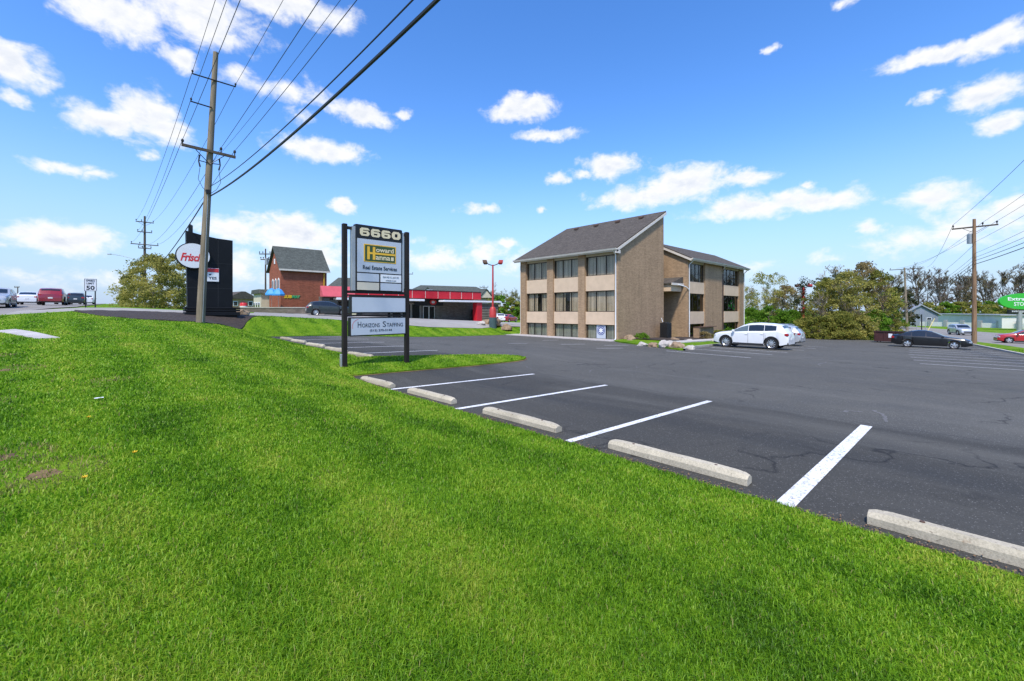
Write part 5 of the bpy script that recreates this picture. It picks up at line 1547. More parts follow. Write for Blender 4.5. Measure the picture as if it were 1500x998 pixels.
# undergrowth behind the storage units
gU = 'undergrowth behind the storage units'
for i, u in enumerate((1362, 1384, 1406, 1428, 1450, 1472, 1494, 1512)):
    x, y = pt(u, 150 if u < 1470 else 132)
    leafy_tree(x, y, rr.uniform(6.0, 8.0), 10.5, 'leaf_hedge' if i % 3 == 1 else 'leaf_olive', 'dark green undergrowth bush below the bare trees, %s from the left' % names_[i], 130 + i, 'shrub', gU, name='shrub', n_clump=80, n_per=36, size=.5, low=.02, gaps=.05, trunk_h=.3)
# trees left of the office, far behind the restaurant
gL = 'spring trees far behind the restaurant'
protos2 = [bare_proto(201 + k, 12, .18, 'leaf_olive', 4, 'bare tree', gL, (3, 4)) for k in range(3)]
for i, u in enumerate((703, 713, 723, 732, 741, 750, 758, 767)):
    x, y = pt(u, 112 + (i % 3) * 5)
    o = protos2[i] if i < 3 else copy_tree(protos2[i % 3])
    s = rr.uniform(.66, .84)
    o.location = (x, y, G(x, y) - .1); o.rotation_euler = (0, 0, rr.uniform(0, 6.28)); o.scale = (s, s, s)
    o['label'] = 'thin budding tree behind the restaurant car park, %s from the left' % names_[i]
for i, (u, h_) in enumerate(((716, 4.8), (733, 6.0), (748, 5.2), (762, 4.4))):
    x, y = pt(u, 104)
    leafy_tree(x, y, h_, 6.5, 'leaf_hedge' if i % 2 else 'leaf_olive', 'green bush left of the office behind parked cars, %s from the left' % names_[i], 150 + i, 'shrub', 'bushes left of the office', name='shrub', n_clump=60, n_per=40, size=.35, low=.02, gaps=.1, trunk_h=.35)
# ornamental shrubs in the office bed
for i, (x, y, h_, w_, lf, lab) in enumerate(((35.8, 20.7, .5, 1.6, 'leaf_hedge', 'low clipped green plant beside the gable wall'), (46.0, 17.7, 1.0, 1.5, 'leaf_olive', 'small leafy shrub at the low brick wall'), (49.2, 17.9, 1.1, 1.6, 'leaf_green', 'small green shrub right of the low brick wall'), (43.0, 18.0, .7, 1.2, 'leaf_brown', 'twiggy brown shrub left of the low brick wall'))):
    leafy_tree(x, y, h_, w_, lf, lab, 170 + i, 'shrub', 'shrubs in the office bed', name='shrub', n_clump=30, n_per=40, size=.10, low=.02, gaps=.05, z=lot_z(x, y) + .15, trunk_h=.4)
# ------------------------------------------------------------------ far buildings
def loc_box(t, name, mat, *b, par=None): return MB().box(*b).build(name, mat, par or t)
# brick sandwich shop
sx0, sy0 = 15.7, 62.0; sz = 1.45
sb = thing('brick_shop', 'red brick gabled shop with a yellow and green sign on its long wall', 'shop', (sx0, sy0, sz))
LX, LY, EH, RH = 5.9, 5.9, 6.1, 9.1
loc_box(sb, 'long_wall', MT['brick_red'], .3, LX, 0, .3, -1, EH)
MB().prism([(0, -1), (LY, -1), (LY, EH), (LY / 2, RH), (0, EH)], 'x', 0, .298).build('gable_wall', MT['brick_red'], sb)
MB().prism([(.302, -1), (LY, -1), (LY, EH), (LY / 2, RH - .2), (.302, EH)], 'x', LX - .302, LX - .002).build('end_wall', MT['brick_red'], sb)
MB().prism([(-.35, EH - .25), (LY / 2, RH + .05), (LY + .35, EH - .25), (LY + .35, EH - .05), (LY / 2, RH + .28), (-.35, EH - .05)], 'x', -.3, LX + .35).build('roof', MT['shingle_g'], sb)
loc_box(sb, 'gutter', MT['trim_pale'], -.3, LX + .35, -.45, -.352, EH - .30, EH - .08)
MB().tube([(LX - .4, -.12, EH - .3), (LX - .4, -.12, 0)], .06, 6).build('downspout', MT['gold'], sb)
for k in range(3):
    yc = 1.0 + k * 1.45
    wf = MB().prism([(yc - .42, 3.0), (yc + .42, 3.0), (yc + .42, 4.6), (yc, 4.9), (yc - .42, 4.6)], 'x', -.05, -.002).build('window', MT['white'], sb)
    MB().prism([(yc - .28, 3.12), (yc + .28, 3.12), (yc + .28, 4.5), (yc, 4.7), (yc - .28, 4.5)], 'x', -.07, -.052).build('pane', MT['carglass'], wf)
MB().box(-.06, -.004, LY / 2 - .25, LY / 2 + .25, 6.9, 7.6).build('attic_window', MT['white'], sb)
text_mesh('SUB', 'lettering', simple('sign_yellow', (.85, .55, .02), .5, 0, .03), sb, (.85, -.012, 2.35), .95, .42, depth=.05, bold=.03, shear=.15)
text_mesh('WAY', 'lettering', simple('sign_green2', (.03, .42, .16), .5, 0, .03), sb, (1.85, -.012, 2.35), 1.05, .42, depth=.05, bold=.03, shear=.15)
loc_box(sb, 'door', MT['cream_wall'], 4.35, 5.1, -.06, -.004, -.6, 1.2)
MB().box(.9, 3.9, -.30, -.01, -.8, .55).build('planter', MT['brick_red'], sb)
# cream single-storey extension with blue umbrellas
cw = thing('cream_extension', 'cream single storey shop front left of the brick shop', 'shop', (sx0 - 1.0, sy0 + 6.05, sz))
loc_box(cw, 'wall', MT['cream_wall'], 0, 5, 0, 4.5, -.8, 2.9)
MB().prism([(-.3, 2.9), (4.8, 2.9), (4.4, 3.5), (.1, 3.5)], 'x', -.3, 5.3).build('roof', MT['shingle_g'], cw)
for k in range(3):
    f_ = MB().box(-.06, -.004, .5 + k * 1.4, 1.5 + k * 1.4, -.4, 1.7).build('window', MT['white'], cw)
    MB().box(-.075, -.062, .6 + k * 1.4, 1.4 + k * 1.4, -.3, 1.6).build('pane', MT['carglass'], f_)
for k, (u, Y, lab) in enumerate(((398, 54.5, 'left blue patio umbrella beside the brick shop'), (408, 54.0, 'right blue patio umbrella at the corner of the brick shop'))):
    x, y = pt(u, Y); z = G(x, y)
    um = thing('patio_umbrella', lab, 'umbrella', (x, y, z), 0, 'patio umbrellas')
    MB().tube([(0, 0, 0), (0, 0, 2.7)], .03, 6).build('pole', MT['steel'], um); um.scale = (.66, .66, 1.15)
    c = MB(); n_ = 8; ring = [(1.15 * math.cos(2*PI*i/n_), 1.15 * math.sin(2*PI*i/n_), 2.05) for i in range(n_)]; mid = [(.65 * math.cos(2*PI*i/n_), .65 * math.sin(2*PI*i/n_), 2.5) for i in range(n_)]
    hem = [(px_ * .99, py_ * .99, 1.88) for px_, py_, _ in ring]
    c.add(ring + mid + hem + [(0, 0, 2.72)], [(i, (i+1) % n_, n_ + (i+1) % n_, n_ + i) for i in range(n_)] + [(n_ + i, n_ + (i+1) % n_, 3*n_) for i in range(n_)] + [(2*n_ + i, 2*n_ + (i+1) % n_, (i+1) % n_, i) for i in range(n_)])
    c.build('canopy', MT['blue'], um, smooth=20)
# low retaining wall in front of the shop
rw = thing('retaining_wall', 'low grey block retaining wall in front of the brick shop', 'wall', (0, 0, 0))
P0, P1 = pt(352, 49), pt(476, 49.5)
d = Vector((P1[0] - P0[0], P1[1] - P0[1], 0)); L_ = d.length; d.normalize()
z0 = 1.62
m = MB().box(0, L_, -.15, .15, -.6, .62).build('wall', MT['stonewall'], rw); cp = MB().box(-.05, L_ + .05, -.2, .2, .622, .72).build('coping', MT['kerb'], rw)
rw.location = (P0[0], P0[1], z0); rw.rotation_euler = (0, 0, math.atan2(d.y, d.x))
for i in range(1): pass

# restaurant with the red fascia
rs_ = thing('restaurant', 'flat roofed restaurant with a long red fascia and white canopies', 'restaurant', (19.0, 55.0, .3))
RW = 25.0
fz0, fz1 = 3.45, 4.6
loc_box(rs_, 'front_wall', MT['stonewall'], 8.0, RW - .3, 2.0, 2.3, -.5, 3.45)
loc_box(rs_, 'end_wall', MT['stonewall'], RW - .298, RW, 2.0, 14, -.5, 3.45)
loc_box(rs_, 'fascia', MT['red'], 3.6, RW, 0, .35, fz0, fz1)
loc_box(rs_, 'fascia_return', MT['red'], RW - .35, RW, .352, 12, fz0, fz1)
loc_box(rs_, 'flat_roof', MT['black'], 3.6, RW - .352, .352, 12, 3.46, 3.6)
loc_box(rs_, 'coping', MT['black'], 3.55, RW + .05, -.05, .4, fz1 + .002, fz1 + .10)
for k in range(9): loc_box(rs_, 'fascia_joint', MT['trim_pale'], 5.6 + k * 2.2, 5.66 + k * 2.2, -.02, -.002, fz0 + .03, fz1 - .03)
MB().prism([(-1.0, 3.45), (.0, 4.75), (.12, 4.75), (.12, 3.4), (-1.0, 3.35)], 'x', -.6, 3.5).build('awning', MT['pinkred'], rs_)
loc_box(rs_, 'awning_wall', MT['stonewall'], -.6, 3.5, .3, .6, -.8, 3.4)
loc_box(rs_, 'dining_window', MT['carglass'], -.2, 3.3, .22, .298, 1.2, 3.2)
MB().bbox(1.0, 13.6, -1.2, .1, 3.0, 3.28, .03).build('canopy', MT['white'], rs_)
MB().bbox(16.8, RW + 3.2, -1.4, .1, 2.95, 3.22, .03).build('canopy', MT['white'], rs_)
pr = MB().bbox(23.2, 24.3, -1.2, -.1, -.5, 2.948, .04).build('pillar', MT['red'], rs_)
for k in range(4):
    f_ = loc_box(rs_, 'window', MT['trim'], 8.4 + k * 1.6, 9.9 + k * 1.6, 1.93, 1.998, .4, 2.7)
    loc_box(rs_, 'pane', MT['carglass'], 8.5 + k * 1.6, 9.8 + k * 1.6, 1.9, 1.928, .5, 2.6, par=f_)
for k in range(2):
    f_ = loc_box(rs_, 'door', MT['trim_pale'], 15.2 + k * 1.05, 16.2 + k * 1.05, 1.93, 1.998, -.1, 2.35)
    loc_box(rs_, 'pane', MT['carglass'], 15.3 + k * 1.05, 16.1 + k * 1.05, 1.9, 1.928, 0, 2.25, par=f_)
loc_box(rs_, 'entry_header', MT['black'], 13.7, 18.8, 1.85, 1.999, 2.4, 3.4)
MB().disc((16.9, 1.80, 2.95), .62, .42, .06, 24).build('round_sign', MT['redsign'], rs_)
MB().disc((16.9, 1.76, 2.95), .30, .20, .01, 20).build('sign_mark', MT['white'], rs_)
MB().box(4.6, 8.2, -.4, 1.6, -.4, 2.1).build('vestibule', MT['stonewall'], rs_)
MB().prism([(-.6, 2.1), (1.7, 2.1), (1.7, 2.35), (.5, 2.7), (-.6, 2.35)], 'x', 4.4, 8.4).build('vestibule_roof', MT['trim'], rs_)
for k, (xx, hh) in enumerate(((10.5, .5), (12.2, .8), (14.6, .45), (18.2, .5))): MB().bbox(xx - .35, xx + .35, 4.5, 5.2, 3.6, 4.6 + hh, .03).build('roof_unit', MT['alu'], rs_)
# waste bins / freezer boxes beside the pillar
bx2 = thing('ice_box', 'blue and grey ice box standing right of the red pillar', 'ice box', (*pt(700, 72), G(*pt(700, 72))), R(-20))
MB().bbox(-.6, .6, -.4, .4, .1, 1.75, .03).build('cabinet', MT['signblue'], bx2); MB().box(-.5, .5, -.43, -.402, .9, 1.6).build('label_panel', simple('ice_blue', (.12, .2, .5), .5), bx2)
MB().box(-.55, .55, -.35, .35, 0, .1).build('base', MT['plastic'], bx2)
kt = thing('vending_machine', 'dark vending machine between the red pillar and the ice box', 'vending machine', (*pt(695.5, 71), G(*pt(695.5, 71))), 0)
MB().bbox(-.4, .4, -.4, .4, 0, 1.9, .02).build('cabinet', MT['plastic'], kt); MB().box(-.3, .2, -.42, -.402, .7, 1.75).build('display', MT['inkgrey'], kt)
# plain annex with siding right of the restaurant
an = thing('restaurant_annex', 'grey sided annex behind the canopy right of the restaurant', 'building', (45.2, 63.0, -.2), 0)
loc_box(an, 'wall', MT['stonewall'], 0, 9.5, 0, 6, -1, 3.3)
for k in range(6): loc_box(an, 'siding_strip', MT['trim'], 0, 9.5, -.03, -.002, .2 + k * .5, .25 + k * .5)
MB().prism([(-.3, 3.3), (6.3, 3.3), (6.3, 3.5), (-.3, 3.5)], 'x', -.3, 9.8).build('roof', MT['shingle_g'], an)

# long grey roofed building behind the restaurant
def hip_roof(t, x0, x1, y0, y1, z0, z1, ins, mat):
    vs = [(x0, y0, z0), (x1, y0, z0), (x1, y1, z0), (x0, y1, z0), (x0 + ins, (y0 + y1) / 2, z1), (x1 - ins, (y0 + y1) / 2, z1)]
    return MB().add(vs, [(0, 1, 5, 4), (2, 3, 4, 5), (1, 2, 5), (3, 0, 4), (3, 2, 1, 0)]).build('roof', mat, t)
bx0, by0 = pt(596, 96)
lb = thing('plaza_building', 'long plaza building with a green grey hipped roof behind the restaurant', 'building', (bx0, by0, .5), R(-14))
loc_box(lb, 'wall', MT['cream_wall'], 0, 24, 0, 10, -1.5, 4.6)
hip_roof(lb, -.8, 24.8, -.8, 10.8, 4.6, 7.6, 5.5, MT['shingle_g'])
for xx in (4.5, 19.5):
    gb = MB().prism([(xx - 1.7, 4.6), (xx + 1.7, 4.6), (xx, 6.5)], 'y', -.9, 3.5).build('dormer', MT['cream_wall'], lb)
    MB().prism([(xx - 1.95, 4.5), (xx, 6.65), (xx + 1.95, 4.5), (xx + 1.95, 4.72), (xx, 6.9), (xx - 1.95, 4.72)], 'y', -1.1, 3.6).build('dormer_roof', MT['shingle_g'], lb)
bx0, by0 = pt(474, 88)
lb = thing('plaza_building', 'grey roofed building between the brick shop and the tenant sign', 'building', (bx0, by0, 1.2), R(-20))
loc_box(lb, 'wall', MT['cream_wall'], 0, 17, 0, 9, -1.5, 4.6)
hip_roof(lb, -.6, 17.6, -.6, 9.6, 4.6, 8.0, 3.5, MT['shingle_g'])
# small houses beyond the pylon
for (u, Y, lab, wl_, s_, mt_) in ((335, 112, 'small pale house with brown gable, right of the black pylon', MT['cream_wall'], 7.5, 'trim'), (356, 108, 'brown gabled house far off, right of the pale house', MT['brick'], 7.0, 'brick')):
    x, y = pt(u, Y); hz_ = G(x, y)
    ho = thing('house', lab, 'house', (x, y, hz_), R(8), 'houses across the road')
    loc_box(ho, 'wall', wl_, -s_ / 2, s_ / 2, 0, 6, -1, 2.7)
    MB().prism([(-s_ / 2 - .4, 2.7), (s_ / 2 + .4, 2.7), (.4, 4.6), (-.4, 4.6)], 'y', -.4, 6.4).build('roof', MT['shingle'], ho)
    for k in (-1, 1):
        f_ = MB().box(k * 1.7 - .5, k * 1.7 + .5, -.06, -.004, .9, 2.1).build('window', MT['white'], ho)
        MB().box(k * 1.7 - .4, k * 1.7 + .4, -.075, -.062, 1.0, 2.0).build('pane', MT['carglass'], f_)
    MB().box(-.45, .45, -.06, -.004, 0, 2.0).build('door', MT['pinkred'], ho)
# low hedge/wall items by the pylon: red hydrant-like barrier and a mulch heap
x, y = pt(357, 52)
hy = thing('barrel', 'small red barrel beside the restaurant drive', 'barrel', (x, y, G(x, y)))
MB().tube([(0, 0, 0), (0, 0, .2), (0, 0, .9), (0, 0, 1.0)], [.36, .40, .40, .34], 14).build('drum', MT['redsign'], hy, smooth=40)
MB().cyl((0, 0, .55), 'z', .41, .14, 14).build('band', MT['white'], hy, smooth=40)
boulder(6.9, 37.9, .55, 'round grey brown stone at the right end of the mulch bed', 'rock', 31, .7, group=None)

# storage units, white with mint doors
P0 = (208.0, 5.3); P1 = (158.0, -13.0)
su = thing('storage_building', 'long low white storage building with mint green doors', 'storage building', (P0[0], P0[1], -2.3))
d = Vector((P1[0] - P0[0], P1[1] - P0[1], 0)); L_ = d.length
su.rotation_euler = (0, 0, math.atan2(d.y, d.x))
loc_box(su, 'wall', MT['storage_w'], 0, L_, -8, 0, -.5, 3.0)
loc_box(su, 'roof', MT['alu'], -.4, L_ + .4, -8.4, .5, 3.0, 3.25)
k = 0; xx = 1.0
while xx < L_ - 3.2:
    f_ = loc_box(su, 'door', MT['storage_g'], xx, xx + 2.4, .004, .07, .0, 2.55)
    xx += 3.1; k += 1
for q_ in (6.3, 15.6, 27.9, 40.3): loc_box(su, 'pier', MT['alu'], q_ - .25, q_ + .25, .08, .4, 0, 2.9)
# low boundary wall in front of the storage units
bw = thing('boundary_wall', 'long white boundary wall with grey piers in front of the storage units', 'wall', (0, 0, 0))
Q0, Q1 = pt(1322, 122), pt(1520, 97)
d = Vector((Q1[0] - Q0[0], Q1[1] - Q0[1], 0)); L_ = d.length; d.normalize(); bw.location = (Q0[0], Q0[1], -2.3); bw.rotation_euler = (0, 0, math.atan2(d.y, d.x))
loc_box(bw, 'wall', MT['storage_w'], 0, L_, -.1, .1, -.5, 1.15)
for k in range(7):
    q_ = 3 + k * (L_ - 6) / 6
    MB().bbox(q_ - .35, q_ + .35, -.35, .35, -.5, 1.75, .03).build('pier', MT['alu'], bw)
# house with slate gable behind the second pole
x, y = pt(1348, 118)
hs_ = thing('house', 'slate blue gabled house behind the second utility pole', 'house', (x, y, -2.2), R(-50))
loc_box(hs_, 'wall', MT['slate'], -4.5, 4.5, 0, 9, -.5, 2.9)
MB().prism([(-5.1, 2.7), (0, 5.6), (5.1, 2.7), (5.1, 2.95), (0, 5.9), (-5.1, 2.95)], 'y', -.5, 9.5).build('roof', MT['alu'], hs_)
MB().prism([(-4.5, 2.902), (4.5, 2.902), (0, 5.5)], 'y', 0, .2).build('gable', MT['slate'], hs_)
for k in (-1, 1):
    f_ = MB().box(k * 2.2 - .6, k * 2.2 + .6, -.06, -.004, .9, 2.2).build('window', MT['white'], hs_); MB().box(k * 2.2 - .5, k * 2.2 + .5, -.075, -.062, 1.0, 2.1).build('pane', MT['carglass'], f_)
# green oval storage sign
x, y = pt(1500, 92)
gs = thing('storage_sign', 'bright green oval storage sign on a grey pole at the right edge', 'sign', (x, y, G(x, y)), R(-48))
MB().cyl((-.9, .0, 2.0), 'z', .42, 4.4, 16).build('pole', MT['alu'], gs, smooth=40)
ov = MB().disc((0, -.05, 6.2), 5.1, 1.75, .5, 56).build('oval', MT['signgreen'], gs)
text_mesh('ExtraSpace', 'lettering', MT['white'], ov, (0, -.31, 6.62), 7.0, .95, depth=.04, bold=.02)
text_mesh('STORAGE', 'lettering', MT['white'], ov, (0, -.31, 5.62), 4.6, .8, depth=.04, bold=.01)
bl_ = MB().bbox(-3.2, 3.2, -.2, .2, 3.55, 4.4, .03).build('reader_panel', MT['black'], gs)
text_mesh('extraspace.com', 'lettering', MT['white'], bl_, (0, -.202, 3.98), 5.2, .5, depth=.03)
# traffic sign back to back on dark posts near the second pole
x, y = pt(1350, 84)
ts = thing('road_sign', 'grey back of a road sign on a dark post behind the black sedan', 'road sign', (x, y, G(x, y)), R(-40))
MB().bbox(-.07, .07, -.07, .07, -.2, 4.3, .01).build('post', MT['black'], ts)
MB().bbox(-1.1, -1.02, -.05, .05, -.2, 2.6, .01).build('post', MT['alu'], ts)
MB().bbox(.75, .83, -.05, .05, -.2, 2.9, .01).build('post', MT['alu'], ts)
MB().bbox(-.5, .5, -.12, -.08, 3.4, 4.3, .01).build('sign_plate', MT['slate'], ts)

# ------------------------------------------------------------------ lamp posts
def lamp(x, y, z, h, label, hs=1.0):
    t = thing('lamp_post', label, 'lamp post', (x, y, z), R(-43), 'red lamp posts')
    MB().cyl((0, 0, .55), 'z', .42, 1.5, 20).build('footing', MT['teal'], t, smooth=40)
    MB().tube([(0, 0, 1.302), (0, 0, 2.2), (0, 0, 2.5)], [.40, .38, .22], 20).build('base', MT['redpost'], t, smooth=40)
    MB().tube([(0, 0, 2.4), (0, 0, h)], [.12, .09], 12).build('pole', MT['redpost'], t, smooth=40)
    for s in (-1, 1):
        a = MB().tube([(0, 0, h - .1), (s * .45, 0, h + .05), (s * .8, 0, h + .25)], .05, 8).build('arm', MT['black'], t, smooth=40)
        hd = MB(); vs = []
        for (w_, z_, o_) in ((.20, .0, 0), (.34, .22, 0), (.30, .62, .1)):
            vs += [(s * (.85 + o_) - w_, -w_, h + .05 + z_), (s * (.85 + o_) + w_, -w_, h + .05 + z_), (s * (.85 + o_) + w_, w_, h + .05 + z_), (s * (.85 + o_) - w_, w_, h + .05 + z_)]
        vs = [(s * (.85 + .05) + (a - s * .9) * hs, b * hs, h + .05 + (c - h - .05) * hs) for a, b, c in vs]
        hd.add(vs, [(3, 2, 1, 0), (8, 9, 10, 11)] + [(r*4+k, r*4+(k+1) % 4, r*4+4+(k+1) % 4, r*4+4+k) for r in range(2) for k in range(4)])
        hd.build('lamp_head', MT['redpost' if s > 0 else 'brown_trim'], t)
    return t
lx, ly = 31.25, 36.9
lamp(lx, ly, G(lx, ly) - .15, 7.3, 'red lamp post with two heads and a red base left of the office', .78)
x, y = pt(1177, 58)
iv = lamp(x, y, G(x, y), 6.6, 'red lamp post wrapped in dead vines among the trees right of the office', .62)
nr = np.random.default_rng(8); zz = np.linspace(.6, 6.4, 60)
V, T = leaf_cloud(nr, [(.1 * math.cos(z_ * 5), .1 * math.sin(z_ * 5), z_) for z_ in zz] + [(-.8, 0, 6.8), (.8, 0, 6.9)], [.24] * 60 + [.4, .4], 26, .13)
n = len(V) // 4
np_mesh('vine', V, np.arange(n * 4), np.arange(n) * 4, np.full(n, 4), mk_leaf('dead_vine', (.10, .035, .022), (.27, .10, .065), .2), iv, {'tint': T})

# ------------------------------------------------------------------ utility poles
def insulator(mb, x, y, z, s=1.0):
    mb.tube([(x, y, z), (x, y, z + .10 * s), (x, y, z + .14 * s), (x, y, z + .2 * s), (x, y, z + .24 * s)], [.02 * s, .025 * s, .055 * s, .05 * s, .02 * s], 8)
# big leaning pole on the lawn (crossarms along x)
bp = thing('utility_pole', 'tall weathered wooden utility pole leaning to the right on the lawn', 'utility pole', (3.06, 27.0, 1.26))
H_ = 14.3; lean = .67
at_ = lambda z: lean * (z - 1.26) / H_      # local x offset of the pole axis at world height z
MB().tube([(lean * k / 10, .0, H_ * k / 10 - (.3 if k == 0 else 0)) for k in range(11)], [.20 - .085 * k / 10 for k in range(11)], 16).build('pole', MT['pole'], bp, smooth=50)
def arm_(z, xa, xb, dz, wood):
    c = at_(z)
    if wood: return MB().add(*_beam((c + xa, -.22, z - 1.26 + dz), (c + xb, -.22, z - 1.26 - dz), .055, .065)).build('crossarm', MT['arm'], bp)
    return MB().tube([(c + xa, -.16, z - 1.26 + dz), (c + xb, -.16, z - 1.26 - dz)], .035, 8).build('crossarm', MT['black'], bp)
def _beam(a, b, hy_, hz_):
    a, b = Vector(a), Vector(b); d = (b - a).normalized(); u = Vector((0, 1, 0)); v = d.cross(u)
    vs = [p + u * sy * hy_ + v * sz_ * hz_ for p in (a, b) for sy, sz_ in ((-1, -1), (1, -1), (1, 1), (-1, 1))]
    return vs, [(3, 2, 1, 0), (4, 5, 6, 7)] + [(i, (i+1) % 4, 4 + (i+1) % 4, 4 + i) for i in range(4)]
arm_(14.0, -.93, .93, .0, False); arm_(12.55, -.92, -.05, .02, False); arm_(10.22, -1.20, 1.10, .04, True)
for (xx, z) in ((-.93, 14.0), (.93, 14.0), (-.92, 12.56)):
    m = MB(); insulator(m, at_(z) + xx, -.16, z - 1.26 - .02, .9); m.build('insulator', MT['plastic'], bp, smooth=40)
for xx in (-1.16, .45, 1.06):
    m = MB(); insulator(m, at_(10.22) + xx, -.22, 10.22 - 1.26 + .05, 1.2); m.build('insulator', MT['plastic'], bp, smooth=40)
for s in (-1, 1):
    MB().tube([(at_(10.2) + s * .62, -.20, 10.16 - 1.26), (at_(9.6), -.17, 9.55 - 1.26)], .018, 6).build('brace', MT['black'], bp)
    c_ = at_(9.5)
    MB().tube([(c_, -.1, 9.62 - 1.26), (c_ + s * .42, -.12, 9.66 - 1.26)], .022, 6).build('cutout_bracket', MT['black'], bp)
    MB().tube([(c_ + s * .42, -.12, 9.95 - 1.26), (c_ + s * .46, -.12, 9.62 - 1.26), (c_ + s * .40, -.12, 9.35 - 1.26)], [.04, .03, .04], 8).build('fuse_cutout', MT['plastic'], bp, smooth=40)
    MB().tube([(c_ + s * .40, -.12, 9.36 - 1.26), (c_ + s * .48, -.13, 8.7 - 1.26), (c_ + s * .30, -.14, 8.3 - 1.26), (c_ + s * .05, -.14, 8.05 - 1.26)], .012, 5).build('jumper', MT['wire'], bp)
MB().tube([(at_(3) - .0, -.19, .1), (at_(8.0), -.16, 6.9)], .016, 5).build('ground_wire', MT['steel'], bp)
MB().bbox(at_(8.1) - .10, at_(8.1) + .10, -.25, -.14, 6.75, 6.95, .01).build('clamp', MT['black'], bp)

def far_pole(x, y, z, h, label, arms, rz, r=.15, mat='pole', lean_=(0, 0), group='distant utility poles', transformer=False, ins=True):
    t = thing('utility_pole', label, 'utility pole', (x, y, z), rz, group)
    MB().tube([(lean_[0] * k / 6, lean_[1] * k / 6, h * k / 6 - (.4 if k == 0 else 0)) for k in range(7)], [r - r * .4 * k / 6 for k in range(7)], 12).build('pole', MT[mat], t, smooth=50)
    for (za, hw) in arms:
        f = za / h
        MB().add(*_beam((lean_[0] * f - hw, lean_[1] * f - .2, za), (lean_[0] * f + hw, lean_[1] * f - .2, za), .05, .065)).build('crossarm', MT['arm'], t)
        if ins:
            for s in (-.94, -.35, .94):
                m = MB(); insulator(m, lean_[0] * f + s * hw, lean_[1] * f - .2, za + .05, 1.4); m.build('insulator', MT['plastic'], t)
            if hw > 1.0:
                for s in (-1, 1): MB().tube([(lean_[0] * f + s * .8, lean_[1] * f - .2, za - .05), (lean_[0] * f, lean_[1] * f - .14, za - .6)], .02, 5).build('brace', MT['arm'], t)
    if transformer:
        MB().tube([(lean_[0] * .88 + .28, lean_[1] * .88 - .18, h - 2.35), (lean_[0] * .9 + .28, lean_[1] * .9 - .18, h - 1.45), (lean_[0] * .9 + .28, lean_[1] * .9 - .18, h - 1.38)], [.24, .24, .16], 16).build('transformer', MT['steel'], t, smooth=40)
    return t
# right pole by the sedan and its neighbour along the side street
p1z = G(61.4, -.4)
far_pole(61.4, -.4, p1z, 12.3, 'brown stained utility pole with a grey transformer behind the black sedan', ((11.55, 1.55),), R(90 - 4), .20, 'pole_brown', (0, 0), None, True)
x2, y2 = pt(1329, 88); p2z = G(x2, y2)
far_pole(x2, y2, p2z, 13.2, 'leaning utility pole with one crossarm beyond the dumpster, right side', ((12.9, 2.5),), R(80), .24, 'pole', (.6, -.6), None)
x3, y3 = pt(212, 68); p3z = G(x3, y3)
far_pole(x3, y3, p3z, 14.4, 'distant dark utility pole with several crossarms left of the pylon', ((13.4, 1.1), (11.8, .9), (9.8, 1.7), (9.2, .8)), 0, .22, 'bark_dark', (0, 0), None)
x4, y4 = pt(207, 80)
sl_ = thing('street_light', 'thin street light with a long curved arm left of the shrubs', 'street light', (x4, y4, G(x4, y4)), R(-45))
MB().tube([(0, 0, 0), (0, 0, 8.6)], [.13, .09], 8).build('pole', MT['steel'], sl_); MB().tube([(0, 0, 8.3), (-2, 0, 8.9), (-4.0, 0, 9.4), (-6.0, 0, 9.7)], .045, 6).build('arm', MT['steel'], sl_)
MB().bbox(-6.6, -5.9, -.12, .12, 9.6, 9.78, .03).build('lamp_head', MT['alu'], sl_)
for (u, Y, h, lab, arms) in ((389, 62, 9.2, 'thin utility pole left of the brick shop', ((8.4, .8), (7.6, .6))), (599, 90, 9.9, 'utility pole top sticking up behind the tenant sign', ((9.2, .9),)), (709, 110, 8.6, 'small distant utility pole right of the restaurant roof', ((8.1, 1.1), (7.0, 1.2))), (26, 110, 4.5, 'short pole beside the road at the left edge', ((4.2, .6),))):
    x, y = pt(u, Y); far_pole(x, y, G(x, y), h, lab, arms, R(-42), .14, 'bark_dark', (0, 0), 'distant utility poles', u == 389)

# ------------------------------------------------------------------ wires
def wire(pts, r, label, group='overhead wires', cat='wire', name='power_line'):
    o = MB().tube(pts, r, 5, cap=False).build(name, MT['wire'], None, smooth=60)
    return tag(o, label, cat, group)
def span(a, b, sag, n=26):
    a, b = Vector(a), Vector(b)
    return [a.lerp(b, t) - Vector((0, 0, 4 * sag * t * (1 - t))) for t in [k / n for k in range(n + 1)]]
bxw = lambda z, xo: 3.06 + at_(z) + xo
def to_camera(x0, z0, xt, label, r, label2=None, zfar=None, xfar=None):
    """from the big pole over the photographer's head; xt fixes how deep it hangs"""
    t = (xt - 750) / 620.; Y = x0 / (.733 * t + .68); ye = Y * (.733 - .68 * t); ze = CAM_H + 455 / 620. * Y
    c = (z0 - ze) / ((27 - ye) * (ye + 20)); c = max(c, .0005)
    pts = [(x0, 27 - 47 * k / 40, z0 - c * (47 * k / 40) * (47 - 47 * k / 40)) for k in range(41)]
    wire(pts, r, label)
    if label2:
        wire(span((x0, 27, z0), (xfar, y3 - .2, zfar), 1.0), r * 1.2, label2)
to_camera(bxw(14, -.93), 14.12, 314, 'outermost left wire from the top crossarm running overhead', .010, 'wire from the left end of the top crossarm to the distant pole', p3z + 13.6, x3 - 1.0)
to_camera(bxw(12.55, -.92), 12.68, 329, 'wire from the short left crossarm running overhead', .010, 'wire from the short left crossarm to the distant pole', p3z + 12.0, x3 - .8)
to_camera(bxw(10.22, -1.16), 10.52, 352, 'wire from the left end of the lower crossarm running overhead', .010, 'wire from the left end of the lower crossarm to the distant pole', p3z + 10.0, x3 - 1.6)
